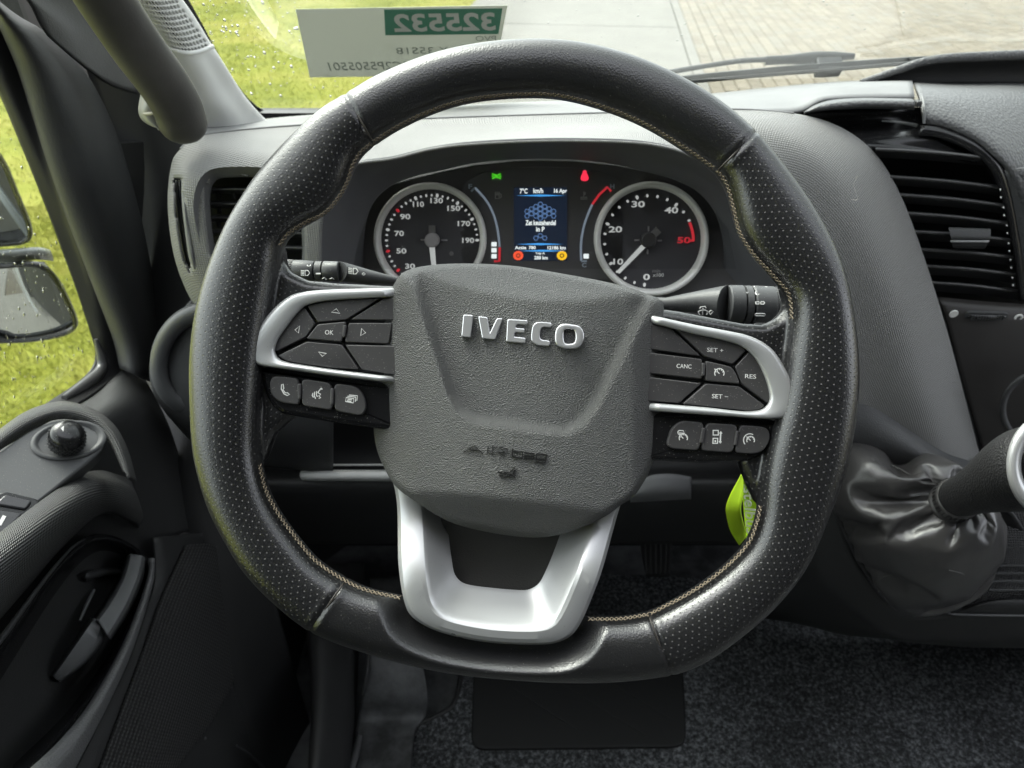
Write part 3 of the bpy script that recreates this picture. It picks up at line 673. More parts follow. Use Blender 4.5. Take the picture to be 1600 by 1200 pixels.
# centre panel below the vent with its thumbwheel
cp = loft('centre_panel', [[PY(*p) for p in r] for r in ([(1466, 464, .706), (1530, 470, .705), (1640, 478, .705)], [(1470, 470, .700), (1530, 475, .698), (1640, 483, .698)], [(1505, 600, .682), (1560, 600, .68), (1680, 600, .68)], [(1545, 740, .67), (1600, 760, .668), (1700, 760, .668)])], 24, mat('centre_panel_plastic', (.024, .022, .021), .5, grain=1500, gstr=.12), dash, cross=20)
CPF = Frame(PY(1540, 495, .695), (1, 0, 0), (0, -.12, 1))
c = CPF.px(1490, 490); prism('closed_mark', [(c.x + a * .0045, c.y + b * .0045) for a, b in disc(20)], 0, .0012, .0003, white, cp, False, CPF.m)
c = CPF.px(1591, 496); loft('open_mark', [[CPF.W((c.x + a * r, c.y + b * r, .0010)) for a, b in disc(20)] for r in (.0046, .0022)], 20, white, cp, closed=True, solid=.0008, resample=False)
c = CPF.px(1541, 494); rr = round_poly([(c.x - .023, c.y - .0055), (c.x + .023, c.y - .0065), (c.x + .023, c.y + .0045), (c.x - .023, c.y + .0065)], .006, 5)
prism('thumbwheel_bezel', rr, -.002, .0010, .001, dark, cp, False, CPF.m)
tw = tube('thumbwheel', [CPF.W((c.x - .020, c.y + .0006, -.0005)), CPF.W((c.x, c.y, .0018)), CPF.W((c.x + .020, c.y - .0006, -.0005))], [.0022, .0036, .0022], gloss, cp, n=14, k=12)
for i in range(13):
    x = c.x - .0165 + i * .00275; box('ridge', CPF.W((x, c.y, .0042 - abs(i - 6) * .0002)), (.0009, .002, .0055), dark, tw, .0003)
loft('panel_ring', [[PY(1625 + 62 * r * math.cos(t), 640 + 62 * r * math.sin(t) * .95, .66 - (.004 if .9 < r < 1.0 else 0)) for t in [2 * math.pi * i / 40 for i in range(40)]] for r in (1.03, .96, .85)], 40, dark, dash, closed=True, resample=False)
# lower dash to the right of the wheel, running down to the console
loft('lower_dash_panel', [[PY(*p) for p in r] for r in (
    [(1240, 560, .675), (1330, 575, .675), (1400, 620, .67), (1470, 670, .67), (1545, 738, .665)],
    [(1230, 620, .652), (1330, 615, .650), (1400, 650, .645), (1470, 700, .64), (1560, 762, .635)],
    [(1210, 700, .63), (1330, 680, .63), (1400, 700, .62), (1480, 740, .61), (1580, 800, .60)],
    [(1180, 800, .66), (1300, 780, .64), (1400, 790, .64), (1500, 800, .63), (1600, 830, .62)])], 40, dark, dash, cross=24)
# top storage tray behind the cowl
loft('storage_tray', [[PY(*p) for p in r] for r in ([(1352, 127, .905), (1400, 111, .90), (1440, 98, .897), (1480, 93, .895), (1600, 88, .895), (1760, 86, .895)], [(1352, 130, .905), (1400, 120, .905), (1440, 112, .905), (1480, 110, .905), (1600, 108, .905), (1760, 108, .905)], [(1352, 132, .905), (1400, 132, .905), (1440, 132, .905), (1480, 132, .905), (1600, 132, .905), (1760, 132, .905)])], 40, black, dash, cross=10)
tube('tray_rim', [PY(x, y, Y) for x, y, Y in ((1345, 129, .90), (1372, 120, .90), (1410, 107, .895), (1440, 97, .893), (1480, 91, .89), (1540, 88, .89), (1620, 85, .89), (1760, 82, .89))], [.0035, .0050, .0055, .0055], cowlm, dash, n=40, k=12)
# left lower dash with the round cup pocket
loft('lower_dash_corner', [[PY(*p) for p in r] for r in (
    [(300, 466, .662), (330, 500, .655), (400, 505, .65), (520, 505, .65)], [(268, 505, .655), (310, 540, .645), (400, 560, .64), (520, 560, .64)],
    [(236, 555, .65), (262, 600, .64), (330, 640, .63), (520, 640, .63)], [(238, 610, .655), (268, 645, .645), (330, 680, .635), (520, 690, .635)], [(262, 650, .67), (300, 690, .665), (350, 720, .66), (520, 740, .66)])], 40, dark, dash, cross=26)
cup = []
for r, Y in ((1.0, .650), (.97, .638), (.86, .634), (.72, .636), (.66, .645), (.62, .70)):
    cup.append([PY(318 + 84 * r * math.cos(t) - 6 * math.sin(t), 563 + 92 * r * math.sin(t), Y) for t in [2 * math.pi * i / 48 for i in range(48)]])
loft('cup_ring', cup, 48, mat('cup_ring_plastic', (.085, .087, .09), .45, grain=900, gstr=.2), dash, closed=True, cross=22, solid=0, resample=True)
mk('cup_bottom', [PY(318 + 70 * math.cos(t), 563 + 76 * math.sin(t), .715) for t in [2 * math.pi * i / 24 for i in range(24)]], [tuple(range(24))], black, dash)
# knee panel with its open shelf below the column
kp = loft('knee_panel', [[PY(*p) for p in r] for r in (
    [(380, 600, .70), (700, 600, .70), (1000, 600, .70), (1280, 600, .70)], [(380, 690, .72), (700, 690, .72), (1000, 690, .72), (1280, 690, .72)], [(380, 731, .70), (700, 731, .70), (1000, 735, .70), (1280, 735, .70)],
    [(380, 752, .655), (700, 752, .655), (1000, 752, .655), (1280, 752, .655)], [(380, 790, .66), (700, 790, .66), (1000, 790, .66), (1280, 790, .66)], [(380, 850, .70), (700, 850, .70), (1000, 850, .70), (1280, 850, .70)])], 40, black, dash, cross=40)
loft('shelf_lip', [[PY(*p) for p in r] for r in ([(470, 736, .668), (500, 734, .664), (560, 734, .662), (640, 734, .662), (760, 735, .662)], [(468, 741, .655), (500, 739, .652), (560, 738, .650), (640, 738, .650), (760, 738, .650)], [(470, 748, .652), (500, 748, .648), (560, 748, .646), (640, 748, .646), (760, 748, .646)], [(476, 752, .66), (500, 753, .66), (560, 753, .66), (640, 753, .66), (760, 753, .66)])], 30, pillar, kp, cross=12)
tube('shelf_wire', [PY(494, 727, .672), PY(540, 726.5, .672), PY(620, 726.5, .672), PY(760, 727, .672)], .0013, pillar, kp, n=12, k=8)
loft('column_guard', [[PY(*p) for p in r] for r in ([(985, 765, .62), (1010, 745, .62), (1045, 740, .625), (1080, 745, .64)], [(985, 775, .61), (1010, 770, .61), (1045, 766, .615), (1080, 765, .635)], [(985, 785, .625), (1010, 784, .625), (1045, 782, .63), (1080, 780, .645)])], 16, dashtop, kp, cross=10)

# ------------------------------------------------------------------ instrument cluster
rd = ray(845, 345).normalized()
CL = Frame(PY(845, 345, .705), (1, 0, 0), Vector((0, -rd.z * -1, rd.y)) if False else Vector((0, -rd.z, rd.y)))
cl = thing('instrument_cluster', 'instrument cluster with two white-ringed dials and a small centre screen', 'instrument cluster', CL.m)
K = (CL.px(1000, 345) - CL.px(700, 345)).length / 300      # metres per photo pixel on the cluster face
def c2(x, y, w_=0): p = CL.px(x, y, w_); return (p.x, p.y)
A5 = lambda x, y: (560 + x / 5.333, 220 + y / 5.333)        # left close-up of the cluster to photo pixels
B5 = lambda x, y: (840 + x / 5.333, 220 + y / 5.333)
C7 = lambda x, y: (760 + x / 7.5, 260 + y / 7.5)
fo = [(540, 520), (545, 420), (560, 330), (590, 295), (640, 280), (690, 268), (740, 258), (800, 252), (845, 250), (900, 252), (960, 258), (1010, 268), (1060, 282), (1110, 305), (1135, 345), (1150, 420), (1150, 520)]
prism('cluster_face', [c2(*p, -.004) for p in fo], -.02, -.004, .001, facem, cl)
cf = [(722, 420), (722, 292), (732, 280), (756, 268), (800, 262), (845, 260), (900, 262), (940, 268), (966, 278), (974, 292), (974, 440)]
prism('centre_face', round_poly([c2(*p, -.001) for p in cf], .004, 2), -.01, -.001, .0008, facem, cl)
def glyph_text(body, px, py, hpx, wpx, m, parent, w_=.0012, bold=.0, rot=0, name='numeral'):
    c = c2(px, py, w_); o = text(name, body, .01, m, parent, Matrix.Identity(4), .0002, 1, bold); me = o.data
    xs = [v.co.x for v in me.vertices]; ys = [v.co.y for v in me.vertices]
    sx = wpx * K / (max(xs) - min(xs)); sy = hpx * K / (max(ys) - min(ys))
    me.transform(TR(c[0], c[1], w_, rot) @ Matrix.Diagonal((sx, sy, 1, 1)) @ Matrix.Translation((-(max(xs) + min(xs)) / 2, -(max(ys) + min(ys)) / 2, 0))); return o
def dots(name, lst, m, parent, w_=.0012):
    """small oval graduation marks: (x, y, length px, width px, angle)"""
    for x, y, ln, wd, a in lst:
        c = c2(x, y, w_); P = []
        for u, v in disc(10):
            u *= ln / 2 * K; v *= wd / 2 * K; P.append((c[0] + u * math.cos(a) - v * math.sin(a), c[1] + u * math.sin(a) + v * math.cos(a)))
        prism(name, P, w_ - .0006, w_ + .0003, .0001, m, parent)
def gauge(name, cx, cy, r, hx, hy):
    d = prism(name, [c2(cx + r * a, cy + r * b, -.002) for a, b in disc(64)], -.008, -.001, .0005, dialm, cl)
    V = []; 
    prof = [(1.0, -.004), (1.005, .004), (.985, .008), (.94, .009), (.905, .007), (.885, .002), (.88, -.002)]
    loft('ring', [[Vector((*c2(cx + r * k * math.cos(t), cy + r * k * math.sin(t), .004), wz)) for t in [2 * math.pi * i / 80 for i in range(80)]] for k, wz in prof], 80, ringm, d, True, closed=True, resample=False, solid=0)
    return d
sp = gauge('speedometer', 672, 373, 88, 675, 375); tg = gauge('tachometer', 1018, 373, 89.5, 1014, 375)
# speedometer print
for b, x, y, wd in (('110', 500, 528, 92), ('130', 652, 498, 104), ('150', 795, 562, 106), ('170', 880, 690, 104), ('190', 915, 830, 100), ('90', 390, 632, 86), ('70', 340, 772, 78), ('50', 358, 918, 84), ('30', 430, 1045, 84)):
    glyph_text(b, *A5(x, y), 8.2, wd / 5.333, lit_white, sp, bold=.0002)
sx0, sy0 = 612, 828; L = []; Lr = []
for v in range(20, 191, 5):
    t = {20: 3.78, 190: 0}; ang = None
    # read-off positions: 30 km/h at about 222 deg, 190 at 0 deg
    ang = R(222 * (190 - v) / 160)
    x, y = sx0 + 378 * math.cos(ang), sy0 - 378 * math.sin(ang) * .99
    big = (v % 20 == 10); ln = (34 if big else 26 if v % 10 == 0 else 20) / 5.333; wd = (24 if big else 17) / 5.333
    (Lr if v in (30, 50, 90) else L).append((*A5(x, y), ln, wd, ang))
dots('tick', L, lit_white, sp); dots('tick', Lr, lit_red, sp)
def bar(name, p, q, w0p, w1p, wz, h, m, parent):
    p = Vector(c2(*p, wz)); q = Vector(c2(*q, wz)); t = (q - p).normalized(); s = Vector((-t.y, t.x))
    return prism(name, [p + s * w0p / 2 * K, p - s * w0p / 2 * K, q - s * w1p / 2 * K, q + s * w1p / 2 * K], wz - h, wz, .0003, m, parent)
bar('needle', A5(612, 880), A5(630, 1060), 8.5, 7, .004, .0018, lit_white, sp); bar('counterweight', A5(612, 800), A5(612, 705), 11, 10, .0035, .0018, hubm, sp)
bar('cross_mark', A5(518, 826), A5(560, 826), 2.4, 2.4, .0010, .0008, greyp, sp); bar('cross_mark', A5(690, 828), A5(742, 828), 2.4, 2.4, .0010, .0008, greyp, sp)
hc = A5(612, 828); prism('hub', [c2(hc[0] + 11.5 * a, hc[1] + 11.5 * b, .006) for a, b in disc(28)], 0, .0075, .0015, mat('speed_hub', (.36, .34, .34), .4), sp)
dots('reset_pin', [(*A5(775, 940), 7, 7, 0)], hubm, sp, .002)
# tachometer print
for b, x, y, wd, m in (('10', 672, 1007, 84, lit_white), ('20', 648, 738, 112, lit_white), ('30', 838, 528, 110, lit_white), ('40', 1115, 578, 112, lit_white), ('50', 1220, 828, 110, lit_red), ('0', 908, 1135, 56, lit_white)):
    glyph_text(b, *B5(x, y), 9.6, wd / 5.333, m, tg, bold=.0002)
glyph_text('min', *B5(990, 1085), 5, 12, greyp, tg, name='unit_text'); glyph_text('x100', *B5(1006, 1118), 5.5, 17, white, tg, name='unit_text')
L = []
for k in range(0, 19):
    v = k * 2.5; ang = R(262 * (50 - v) / 50) if False else R(264 - v * 264 / 50)
    r_ = 372; x, y = 930 + r_ * math.cos(ang), 830 - r_ * math.sin(ang)
    if v <= 45: L.append((*B5(x, y), (36 if k % 4 == 0 else 26) / 5.333, (24 if k % 4 == 0 else 20) / 5.333, ang))
dots('tick', L, lit_white, tg)
arc = [B5(930 + 368 * math.cos(R(a)), 830 - 368 * math.sin(R(a))) for a in (24, 18, 12, 6, 0)]
strokes('red_zone', [arc], 4.2 * K, .0010, lit_red, tg, lambda x, y: c2(x, y, .001))
bar('red_mark', B5(1262, 832), B5(1308, 832), 3.4, 3, .0013, .0008, lit_red, tg)
bar('needle', B5(890, 872), B5(672, 1098), 7.5, 5.5, .004, .0018, lit_white, tg); bar('counterweight', B5(950, 800), B5(1010, 742), 11, 12, .0035, .0018, hubm, tg)
hc = B5(925, 828); prism('hub', [c2(hc[0] + 12.5 * a, hc[1] + 12.5 * b, .006) for a, b in disc(28)], 0, .0075, .0015, mat('tacho_hub', (.045, .043, .043), .4), tg)
for a, b in (((808, 828), (852, 828)), ((925, 712), (925, 755)), ((1000, 832), (1036, 832)), ((918, 905), (918, 945))): bar('cross_mark', B5(*a), B5(*b), 2.6, 2.6, .0010, .0008, greyp, tg)
# fuel and temperature arcs
def arcpart(name, pts, fnp, m, wd=3.6): return strokes(name, [[tuple(p[:2]) for p in spline([Vector((*fnp(*q), 0)) for q in pts], 18)]], wd * K, .0002, m, cl, lambda x, y: c2(x, y, 0), .0008)
arcpart('fuel_arc', [(972, 392), (1060, 490), (1125, 610), (1160, 740), (1178, 885)], A5, lit_blue)
strokes('fuel_end', [[A5(940, 422), A5(972, 390)]], 3 * K, .0002, blueg, cl, lambda x, y: c2(x, y, 0))
strokes('fuel_reserve', [[A5(1178, 888), A5(1174, 1003), A5(1130, 1003)]], 3.8 * K, .0003, lit_red, cl, lambda x, y: c2(x, y, 0))
glyph_text('F', *A5(933, 380), 7, 6, blueg, cl, .0004, .0004)
for y in (862, 912, 962): p = A5(1130, y); prism('fuel_segment', round_poly([c2(p[0] + a * 4, p[1] + b * 3.4) for a, b in ((-1, 1), (1, 1), (1, -1), (-1, -1))], .0006), -.001, .0004, .0001, scr_white, cl)
arcpart('temperature_arc', [(363, 1000), (362, 850), (385, 715), (420, 610), (455, 530)], B5, lit_blue)
strokes('temperature_end', [[B5(363, 1003), B5(410, 1003)]], 3 * K, .0003, blueg, cl, lambda x, y: c2(x, y, 0))
strokes('temperature_hot', [[B5(455, 530), B5(510, 452), B5(580, 386), B5(612, 422)]], 3.6 * K, .0003, lit_red, cl, lambda x, y: c2(x, y, 0))
glyph_text('H', *B5(622, 380), 7, 7, blueg, cl, .0004, .0004); glyph_text('C', *B5(388, 1035), 7, 7, blueg, cl, .0004, .0004)
p = B5(405, 962); prism('temperature_segment', round_poly([c2(p[0] + a * 4, p[1] + b * 3.6) for a, b in ((-1, 1), (1, 1), (1, -1), (-1, -1))], .0006), -.001, .0004, .0001, scr_white, cl)
# tell-tales
def icon(name, lines, ox, oy, s, wd, m, parent=cl, w_=.0003): return strokes(name, lines, wd * K, w_, m, parent, lambda x, y: c2(ox + x * s, oy + y * s, w_))
circ = lambda x, y, r, n=10, a0=0, a1=360: [(x + r * math.cos(R(a0 + (a1 - a0) * i / n)), y + r * math.sin(R(a0 + (a1 - a0) * i / n))) for i in range(n + 1)]
icon('light_telltale', [circ(-4, 0, 2.6, 10, -90, 90), circ(4, 0, 2.6, 10, 90, 270), [(-1, -3), (1, 3)], [(-7, -4), (-3, -2)], [(-7.5, 0), (-4, 0)], [(-7, 4), (-3, 2)], [(7, -4), (3, -2)], [(7.5, 0), (4, 0)], [(7, 4), (3, 2)]], *C7(118, 115), 1.0, 1.8, lamp_green)
bx = C7(1152, 112); prism('seat_belt_telltale', [c2(bx[0] + a, bx[1] + b) for a, b in ((0, -9), (2.6, -8), (3, -4.5), (5, -1), (6.4, 4), (4.5, 7), (0, 8), (-4.5, 7), (-6.4, 4), (-5, -1), (-3, -4.5), (-2.6, -8))], -.001, .0004, .0002, lamp_red, cl)
icon('fuel_symbol', [[(-4, 5), (-4, -5), (2, -5), (2, 5), (-4, 5)], [(-4, -1), (2, -1)], [(-3, -3), (1, -3)], [(2, -3), (5, -2), (5, 3), (3.5, 4)]], *C7(135, 340), 1.0, 1.5, greyp)
icon('coolant_symbol', [[(0, -6), (0, 2)], [(0, -4), (3, -4)], [(0, -2), (3, -2)], [(-5.5, 3), (5.5, 3)], [(-5.5, 5.5), (5.5, 5.5)]], *C7(1142, 340), 1.0, 1.5, greyp)
# centre screen
scp = [C7(322, 245), C7(945, 245), C7(945, 1105), C7(322, 1105)]
scr = prism('centre_screen', [c2(*p) for p in scp], -.002, .0003, .0001, scr_bg, cl)
sw = .0005
for y, x0, x1 in ((342, 350, 925), (912, 360, 900), (990, 380, 930)): prism('blue_line', [c2(*C7(x, yy), sw) for x, yy in ((x0, y), ((x0 + x1) / 2, y - 13), (x1, y), ((x0 + x1) / 2, y + 11))], 0, sw, .0001, scr_blue, scr)
hexes = [(580 + 104 * i, 470 + 56 * j) for i in (0, 1) for j in (0, 1, 2)] + [(528 + 104 * i, 498 + 56 * j) for i in (0, 1, 2) for j in (0, 1)] + [(476 + 312 * i, 526 + 56 * j) for i in (0, 1) for j in (0, 1)] + [(632, 442), (632, 610), (580, 840), (684, 840), (632, 812)]
strokes('hexagon_pattern', [[(x + 27 * math.cos(R(60 * k)), y + 27 * math.sin(R(60 * k))) for k in range(7)] for x, y in hexes], 1.3 * K, .0003, scr_hex, scr, lambda x, y: c2(*C7(x, y), .0004), .0002)
for b, x, y, h_, wd, m in (('7°C', 437, 288, 60, 90, scr_white), ('km/h', 608, 285, 55, 115, scr_white), ('16 Apr', 868, 292, 62, 150, scr_white), ('Zet keuzehendel', 635, 660, 58, 355, scr_white), ('in P', 632, 735, 58, 100, scr_white), ('Actie', 400, 952, 38, 135, scr_white), ('780', 537, 952, 38, 82, scr_white), ('12186 km', 823, 953, 42, 215, scr_white), ('Trip A', 630, 1022, 30, 112, scr_white), ('288 km', 640, 1070, 42, 160, scr_white)):
    glyph_text(b, *C7(x, y), h_ / 7.5, wd / 7.5, m, scr, .0006, .0003, name='screen_text')
for x, m, n_ in ((373, scr_red, 'red_symbol'), (885, scr_yellow, 'yellow_symbol')):
    px_, py_ = C7(x, 1045); rr = 7.6
    g = prism(n_, [c2(px_ + rr * (1 + (.08 if i % 2 else 0)) * math.cos(2 * math.pi * i / 24), py_ + rr * .92 * (1 + (.08 if i % 2 else 0)) * math.sin(2 * math.pi * i / 24), .0006) for i in range(24)], 0, .0006, .0001, m, scr)
    strokes('symbol_mark', [circ(px_, py_, 2.8, 12)], 1.5 * K, .0008, black, scr, lambda x, y: c2(x, y, .001))
# clear lens over the whole cluster
prism('lens_cover', [c2(*p, .012) for p in fo[1:-1]], .0118, .0125, .0001, lens, cl)

# ------------------------------------------------------------------ steering wheel (frame: a right, b up, w towards the driver)
WHD = .457
WHF = Frame(CAM + FW * WHD + RT * (19 / FPX * WHD) + UP * (16 / FPX * WHD), RT, UP)
wh = thing('steering_wheel', 'black leather steering wheel with silver spokes and airbag cover, turned slightly right', 'steering wheel', WHF.m)
PXM = WHD / FPX
def w2(x, y, w_=0.0): p = WHF.px(x, y, w_); return (p.x, p.y)
def w3(x, y, w_=0.0): p = WHF.px(x, y, w_); return Vector((p.x, p.y, w_))
outer = [(543, 150), (590, 122), (660, 93), (730, 75), (800, 66.5), (870, 66.5), (940, 77), (1010, 99), (1080, 133), (1135, 170), (1179, 210), (1221, 259), (1263, 315), (1298, 378), (1319, 437), (1333, 507), (1339, 580), (1335, 650), (1320, 730), (1295, 800), (1260, 880), (1215, 940), (1160, 990), (1100, 1032), (1046, 1052), (956, 1063), (853, 1063), (729, 1053), (646, 1038), (564, 1015), (487, 984), (430, 940), (384, 892), (354, 844), (328, 792), (310, 732), (302, 680), (299, 572), (306, 498), (320, 441), (336, 396), (355, 353), (379, 311), (408, 268), (451, 220), (501, 175)]
inner = [(585, 224), (625, 199), (677, 175), (730, 159), (800, 151), (870, 152), (940, 169), (1010, 198), (1080, 241), (1118, 268), (1133, 290), (1144, 329), (1153, 364), (1175, 399), (1207, 434), (1230, 462), (1234, 500), (1228, 550), (1218, 620), (1200, 690), (1188, 750), (1185, 790), (1180, 815), (1165, 850), (1125, 890), (1075, 925), (1013, 957), (968, 964), (914, 964), (830, 960), (740, 948), (626, 931), (576, 920), (540, 904), (496, 875), (466, 840), (440, 805), (419, 766), (408, 723), (405, 690), (408, 620), (414, 550), (424, 480), (438, 407), (440, 385), (451, 369), (477, 351), (509, 335), (533, 308), (547, 281), (552, 263), (565, 241)]
CX, CY = 819, 584
def polar(poly, n):
    P = spline([Vector((x, y, 0)) for x, y in poly], 1600, True); a = np.array([math.atan2(-(p.y - CY), p.x - CX) for p in P]); r = np.array([math.hypot(p.x - CX, p.y - CY) for p in P])
    o = np.argsort(a); th = -math.pi + 2 * math.pi * np.arange(n) / n
    return th, np.interp(th, a[o], r[o], period=2 * math.pi)
NA = 420; th, ro = polar(outer, NA); _, ri = polar(inner, NA)
ri = np.convolve(np.r_[ri[-3:], ri, ri[:3]], np.ones(7) / 7, 'valid')
NS = 28; V = []; F = []
for i in range(NA):
    rm = (ro[i] + ri[i]) / 2; hw = (ro[i] - ri[i]) / 2
    for q in range(NS):
        t = 2 * math.pi * q / NS; ct, st = math.cos(t), math.sin(t)
        e = .88; x = math.copysign(abs(ct) ** e, ct); z = math.copysign(abs(st) ** e, st)
        r = rm + hw * x
        p = Vector(w2(CX + r * math.cos(th[i]), CY - r * math.sin(th[i]), 0)); V.append((p.x, p.y, z * .0165))
for i in range(NA):
    for q in range(NS):
        a = i * NS + q; b = i * NS + (q + 1) % NS; c = ((i + 1) % NA) * NS + (q + 1) % NS; d = ((i + 1) % NA) * NS + q; F.append((a, d, c, b))
bm = bmesh.new(); vs = [bm.verts.new(v) for v in V]
for f in F: bm.faces.new([vs[i] for i in f])
def add_plate(P, w0, w1):
    P = [Vector(p) for p in P]; n = len(P); ar = sum(P[i][0] * P[(i + 1) % n][1] - P[(i + 1) % n][0] * P[i][1] for i in range(n))
    if ar < 0: P = P[::-1]
    t = poly_offset(P, .004); rings = [(t, w0), (P, w0 + .004), (P, w1 - .004), (t, w1)]
    rv = [[bm.verts.new((p[0], p[1], z)) for p in r] for r, z in rings]
    for j in range(3):
        for i in range(n): bm.faces.new((rv[j][i], rv[j][(i + 1) % n], rv[j + 1][(i + 1) % n], rv[j + 1][i]))
    bm.faces.new(rv[3]); bm.faces.new(list(reversed(rv[0])))
webL = [(345, 360), (420, 355), (438, 385), (440, 407), (450, 423), (477, 436), (520, 440), (640, 446), (640, 640), (480, 640), (452, 654), (424, 678), (408, 722), (350, 722), (340, 540)]
webR = [(1300, 430), (1225, 440), (1233, 470), (1229, 484), (1217, 497), (1198, 506), (1165, 504), (1060, 484), (1010, 478), (1010, 690), (1170, 690), (1160, 722), (1172, 755), (1188, 790), (1250, 790), (1310, 620)]
add_plate([w2(*p) for p in webL], -.018, -.002); add_plate([w2(*p) for p in webR], -.018, -.002)
me = bpy.data.meshes.new('rim_raw'); bm.to_mesh(me); bm.free()
tmp = bpy.data.objects.new('rim_raw', me); col.objects.link(tmp)
md = tmp.modifiers.new('r', 'REMESH'); md.mode = 'VOXEL'; md.voxel_size = .0013; md.use_smooth_shade = True
md = tmp.modifiers.new('s', 'SMOOTH'); md.factor = .5; md.iterations = 7
dg = bpy.context.evaluated_depsgraph_get(); rim = bpy.data.meshes.new_from_object(tmp.evaluated_get(dg)); bpy.data.objects.remove(tmp)
co = np.empty(len(rim.vertices) * 3); rim.vertices.foreach_get('co', co); co = co.reshape(-1, 3)
# dent under the silver lower spoke, so that the leather wraps round it
sil_o = [(600, 740), (611, 780), (621, 878), (634, 948), (653, 971), (695, 990), (765, 1004), (852, 1007), (887, 997), (908, 972), (933, 913), (982, 780), (990, 740)]
so = np.array([w2(*p) for p in [tuple(q[:2]) for q in spline([Vector((x, y, 0)) for x, y in sil_o], 120)]])
d2 = np.full(len(co), 1.0); low = co[:, 1] < -.10
for i0 in range(0, len(so)): d2[low] = np.minimum(d2[low], np.hypot(co[low, 0] - so[i0, 0], co[low, 1] - so[i0, 1]))
ins = np.zeros(len(co), bool); sl = [tuple(p) for p in so]
for k in np.nonzero(low)[0]:
    if inside((co[k, 0], co[k, 1]), sl): ins[k] = True
sdist = np.where(ins, -d2, d2)
ramp_ = np.clip((sdist - .001) / .013, 0, 1); ramp_ = ramp_ * ramp_ * (3 - 2 * ramp_)
top = (co[:, 2] > -.002) & low
co[top, 2] = np.where(co[top, 2] > -.002, -.002 + (co[top, 2] + .002) * ramp_[top], co[top, 2])
deep = low & (sdist < -.002); co[deep, 2] = np.minimum(co[deep, 2], -.012)
# seams: four cuts across the rim, pressed in
def cut_line(p, q): p, q = Vector(w2(*p)), Vector(w2(*q)); t = (q - p).normalized(); return p, t, Vector((-t.y, t.x))
cuts = {'tl': cut_line((590, 238), (540, 146)), 'tr': cut_line((1116, 272), (1182, 206)), 'bl': cut_line((545, 898), (484, 988)), 'br': cut_line((1009, 950), (1049, 1056))}
for k, (p, t, nn) in cuts.items():
    rel = co[:, :2] - np.array(p); al = rel @ np.array(t); dd = rel @ np.array(nn); near = (al > -.012) & (al < .052)
    g = np.exp(-(dd / .0011) ** 2) * .0011 - np.exp(-((np.abs(dd) - .0032) / .0016) ** 2) * .0004
    rr_ = np.hypot(co[:, 0], co[:, 1]) + 1e-9; 
    co[near, 2] -= np.sign(co[near, 2]) * g[near]
rim.vertices.foreach_set('co', co.ravel()); rim.update()
bm = bmesh.new(); bm.from_mesh(rim)
for k, (p, t, nn) in cuts.items():
    fs = [f for f in bm.faces if -.014 < (Vector(f.calc_center_median()[:2]) - p).dot(t) < .056 and abs((Vector(f.calc_center_median()[:2]) - p).dot(nn)) < .006]
    geo = list(set(fs) | set(e for f in fs for e in f.edges) | set(v for f in fs for v in f.verts))
    bmesh.ops.bisect_plane(bm, geom=geo, plane_co=(p.x, p.y, 0), plane_no=(nn.x, nn.y, 0))
bm.to_mesh(rim); bm.free(); nv = len(rim.vertices)
co = np.empty(nv * 3); rim.vertices.foreach_get('co', co); co = co.reshape(-1, 3)
c0 = w2(CX, CY); vth = np.arctan2(co[:, 1] - c0[1], co[:, 0] - c0[0]); vr = np.hypot(co[:, 0] - c0[0], co[:, 1] - c0[1]) / PXM
ro_v = np.interp(vth, th, ro, period=2 * math.pi); ri_v = np.interp(vth, th, ri, period=2 * math.pi)
rm_v = (ro_v + ri_v) / 2; hw_v = (ro_v - ri_v) / 2; x_ = np.clip((vr - rm_v) / hw_v, -1, 1)
across = np.where(vr < ri_v, -math.pi / 2 * 26e-3 * .72 + (vr - ri_v) * PXM, np.arcsin(x_) * .019); 
uvv = np.stack([((vth + math.pi / 2) % (2 * math.pi)) * .175, across], 1)
cen = np.empty(len(rim.polygons) * 3); rim.polygons.foreach_get('center', cen); cen = cen.reshape(-1, 3)
cth = np.degrees(np.arctan2(cen[:, 1] - c0[1], cen[:, 0] - c0[0])) % 360
def side(k): p, t, nn = cuts[k]; return (cen[:, :2] - np.array(p)) @ np.array(nn)
s_tl, s_tr, s_bl, s_br = side('tl'), side('tr'), side('bl'), side('br')
seg = np.zeros(len(cen), int)      # 0 top, 1 left, 2 right, 3 bottom
upper = cen[:, 1] > 0
def sgn(k, ref): p, t, nn = cuts[k]; return math.copysign(1, (Vector(w2(*ref)) - p).dot(nn))
for i in range(1):
    seg[upper & (s_tl * sgn('tl', (400, 280)) > 0) & (cen[:, 0] < 0)] = 1
    seg[upper & (s_tr * sgn('tr', (1260, 330)) > 0) & (cen[:, 0] > 0)] = 2
    seg[~upper & (cen[:, 0] < 0)] = 1; seg[~upper & (cen[:, 0] >= 0)] = 2
    seg[~upper & (s_bl * sgn('bl', (700, 1010)) > 0) & (s_br * sgn('br', (700, 1010)) > 0) & (cen[:, 1] < -.09)] = 3
polys = [tuple(p.vertices) for p in rim.polygons]
for k, (nm, m) in enumerate((('top_rim_grip', leather), ('perforated_grip', leather_p), ('perforated_grip', leather_p), ('bottom_rim_grip', leather))):
    idx = np.nonzero(seg == k)[0]; used = sorted(set(v for i in idx for v in polys[i])); mp = {v: j for j, v in enumerate(used)}
    o = mk(nm, co[used], [tuple(mp[v] for v in polys[i]) for i in idx], m, wh, True, uv=uvv[used])
    if k in (1, 2): o['label'] = ('left', 'right')[k - 1] + ' perforated leather side of the rim'
bpy.data.meshes.remove(rim)
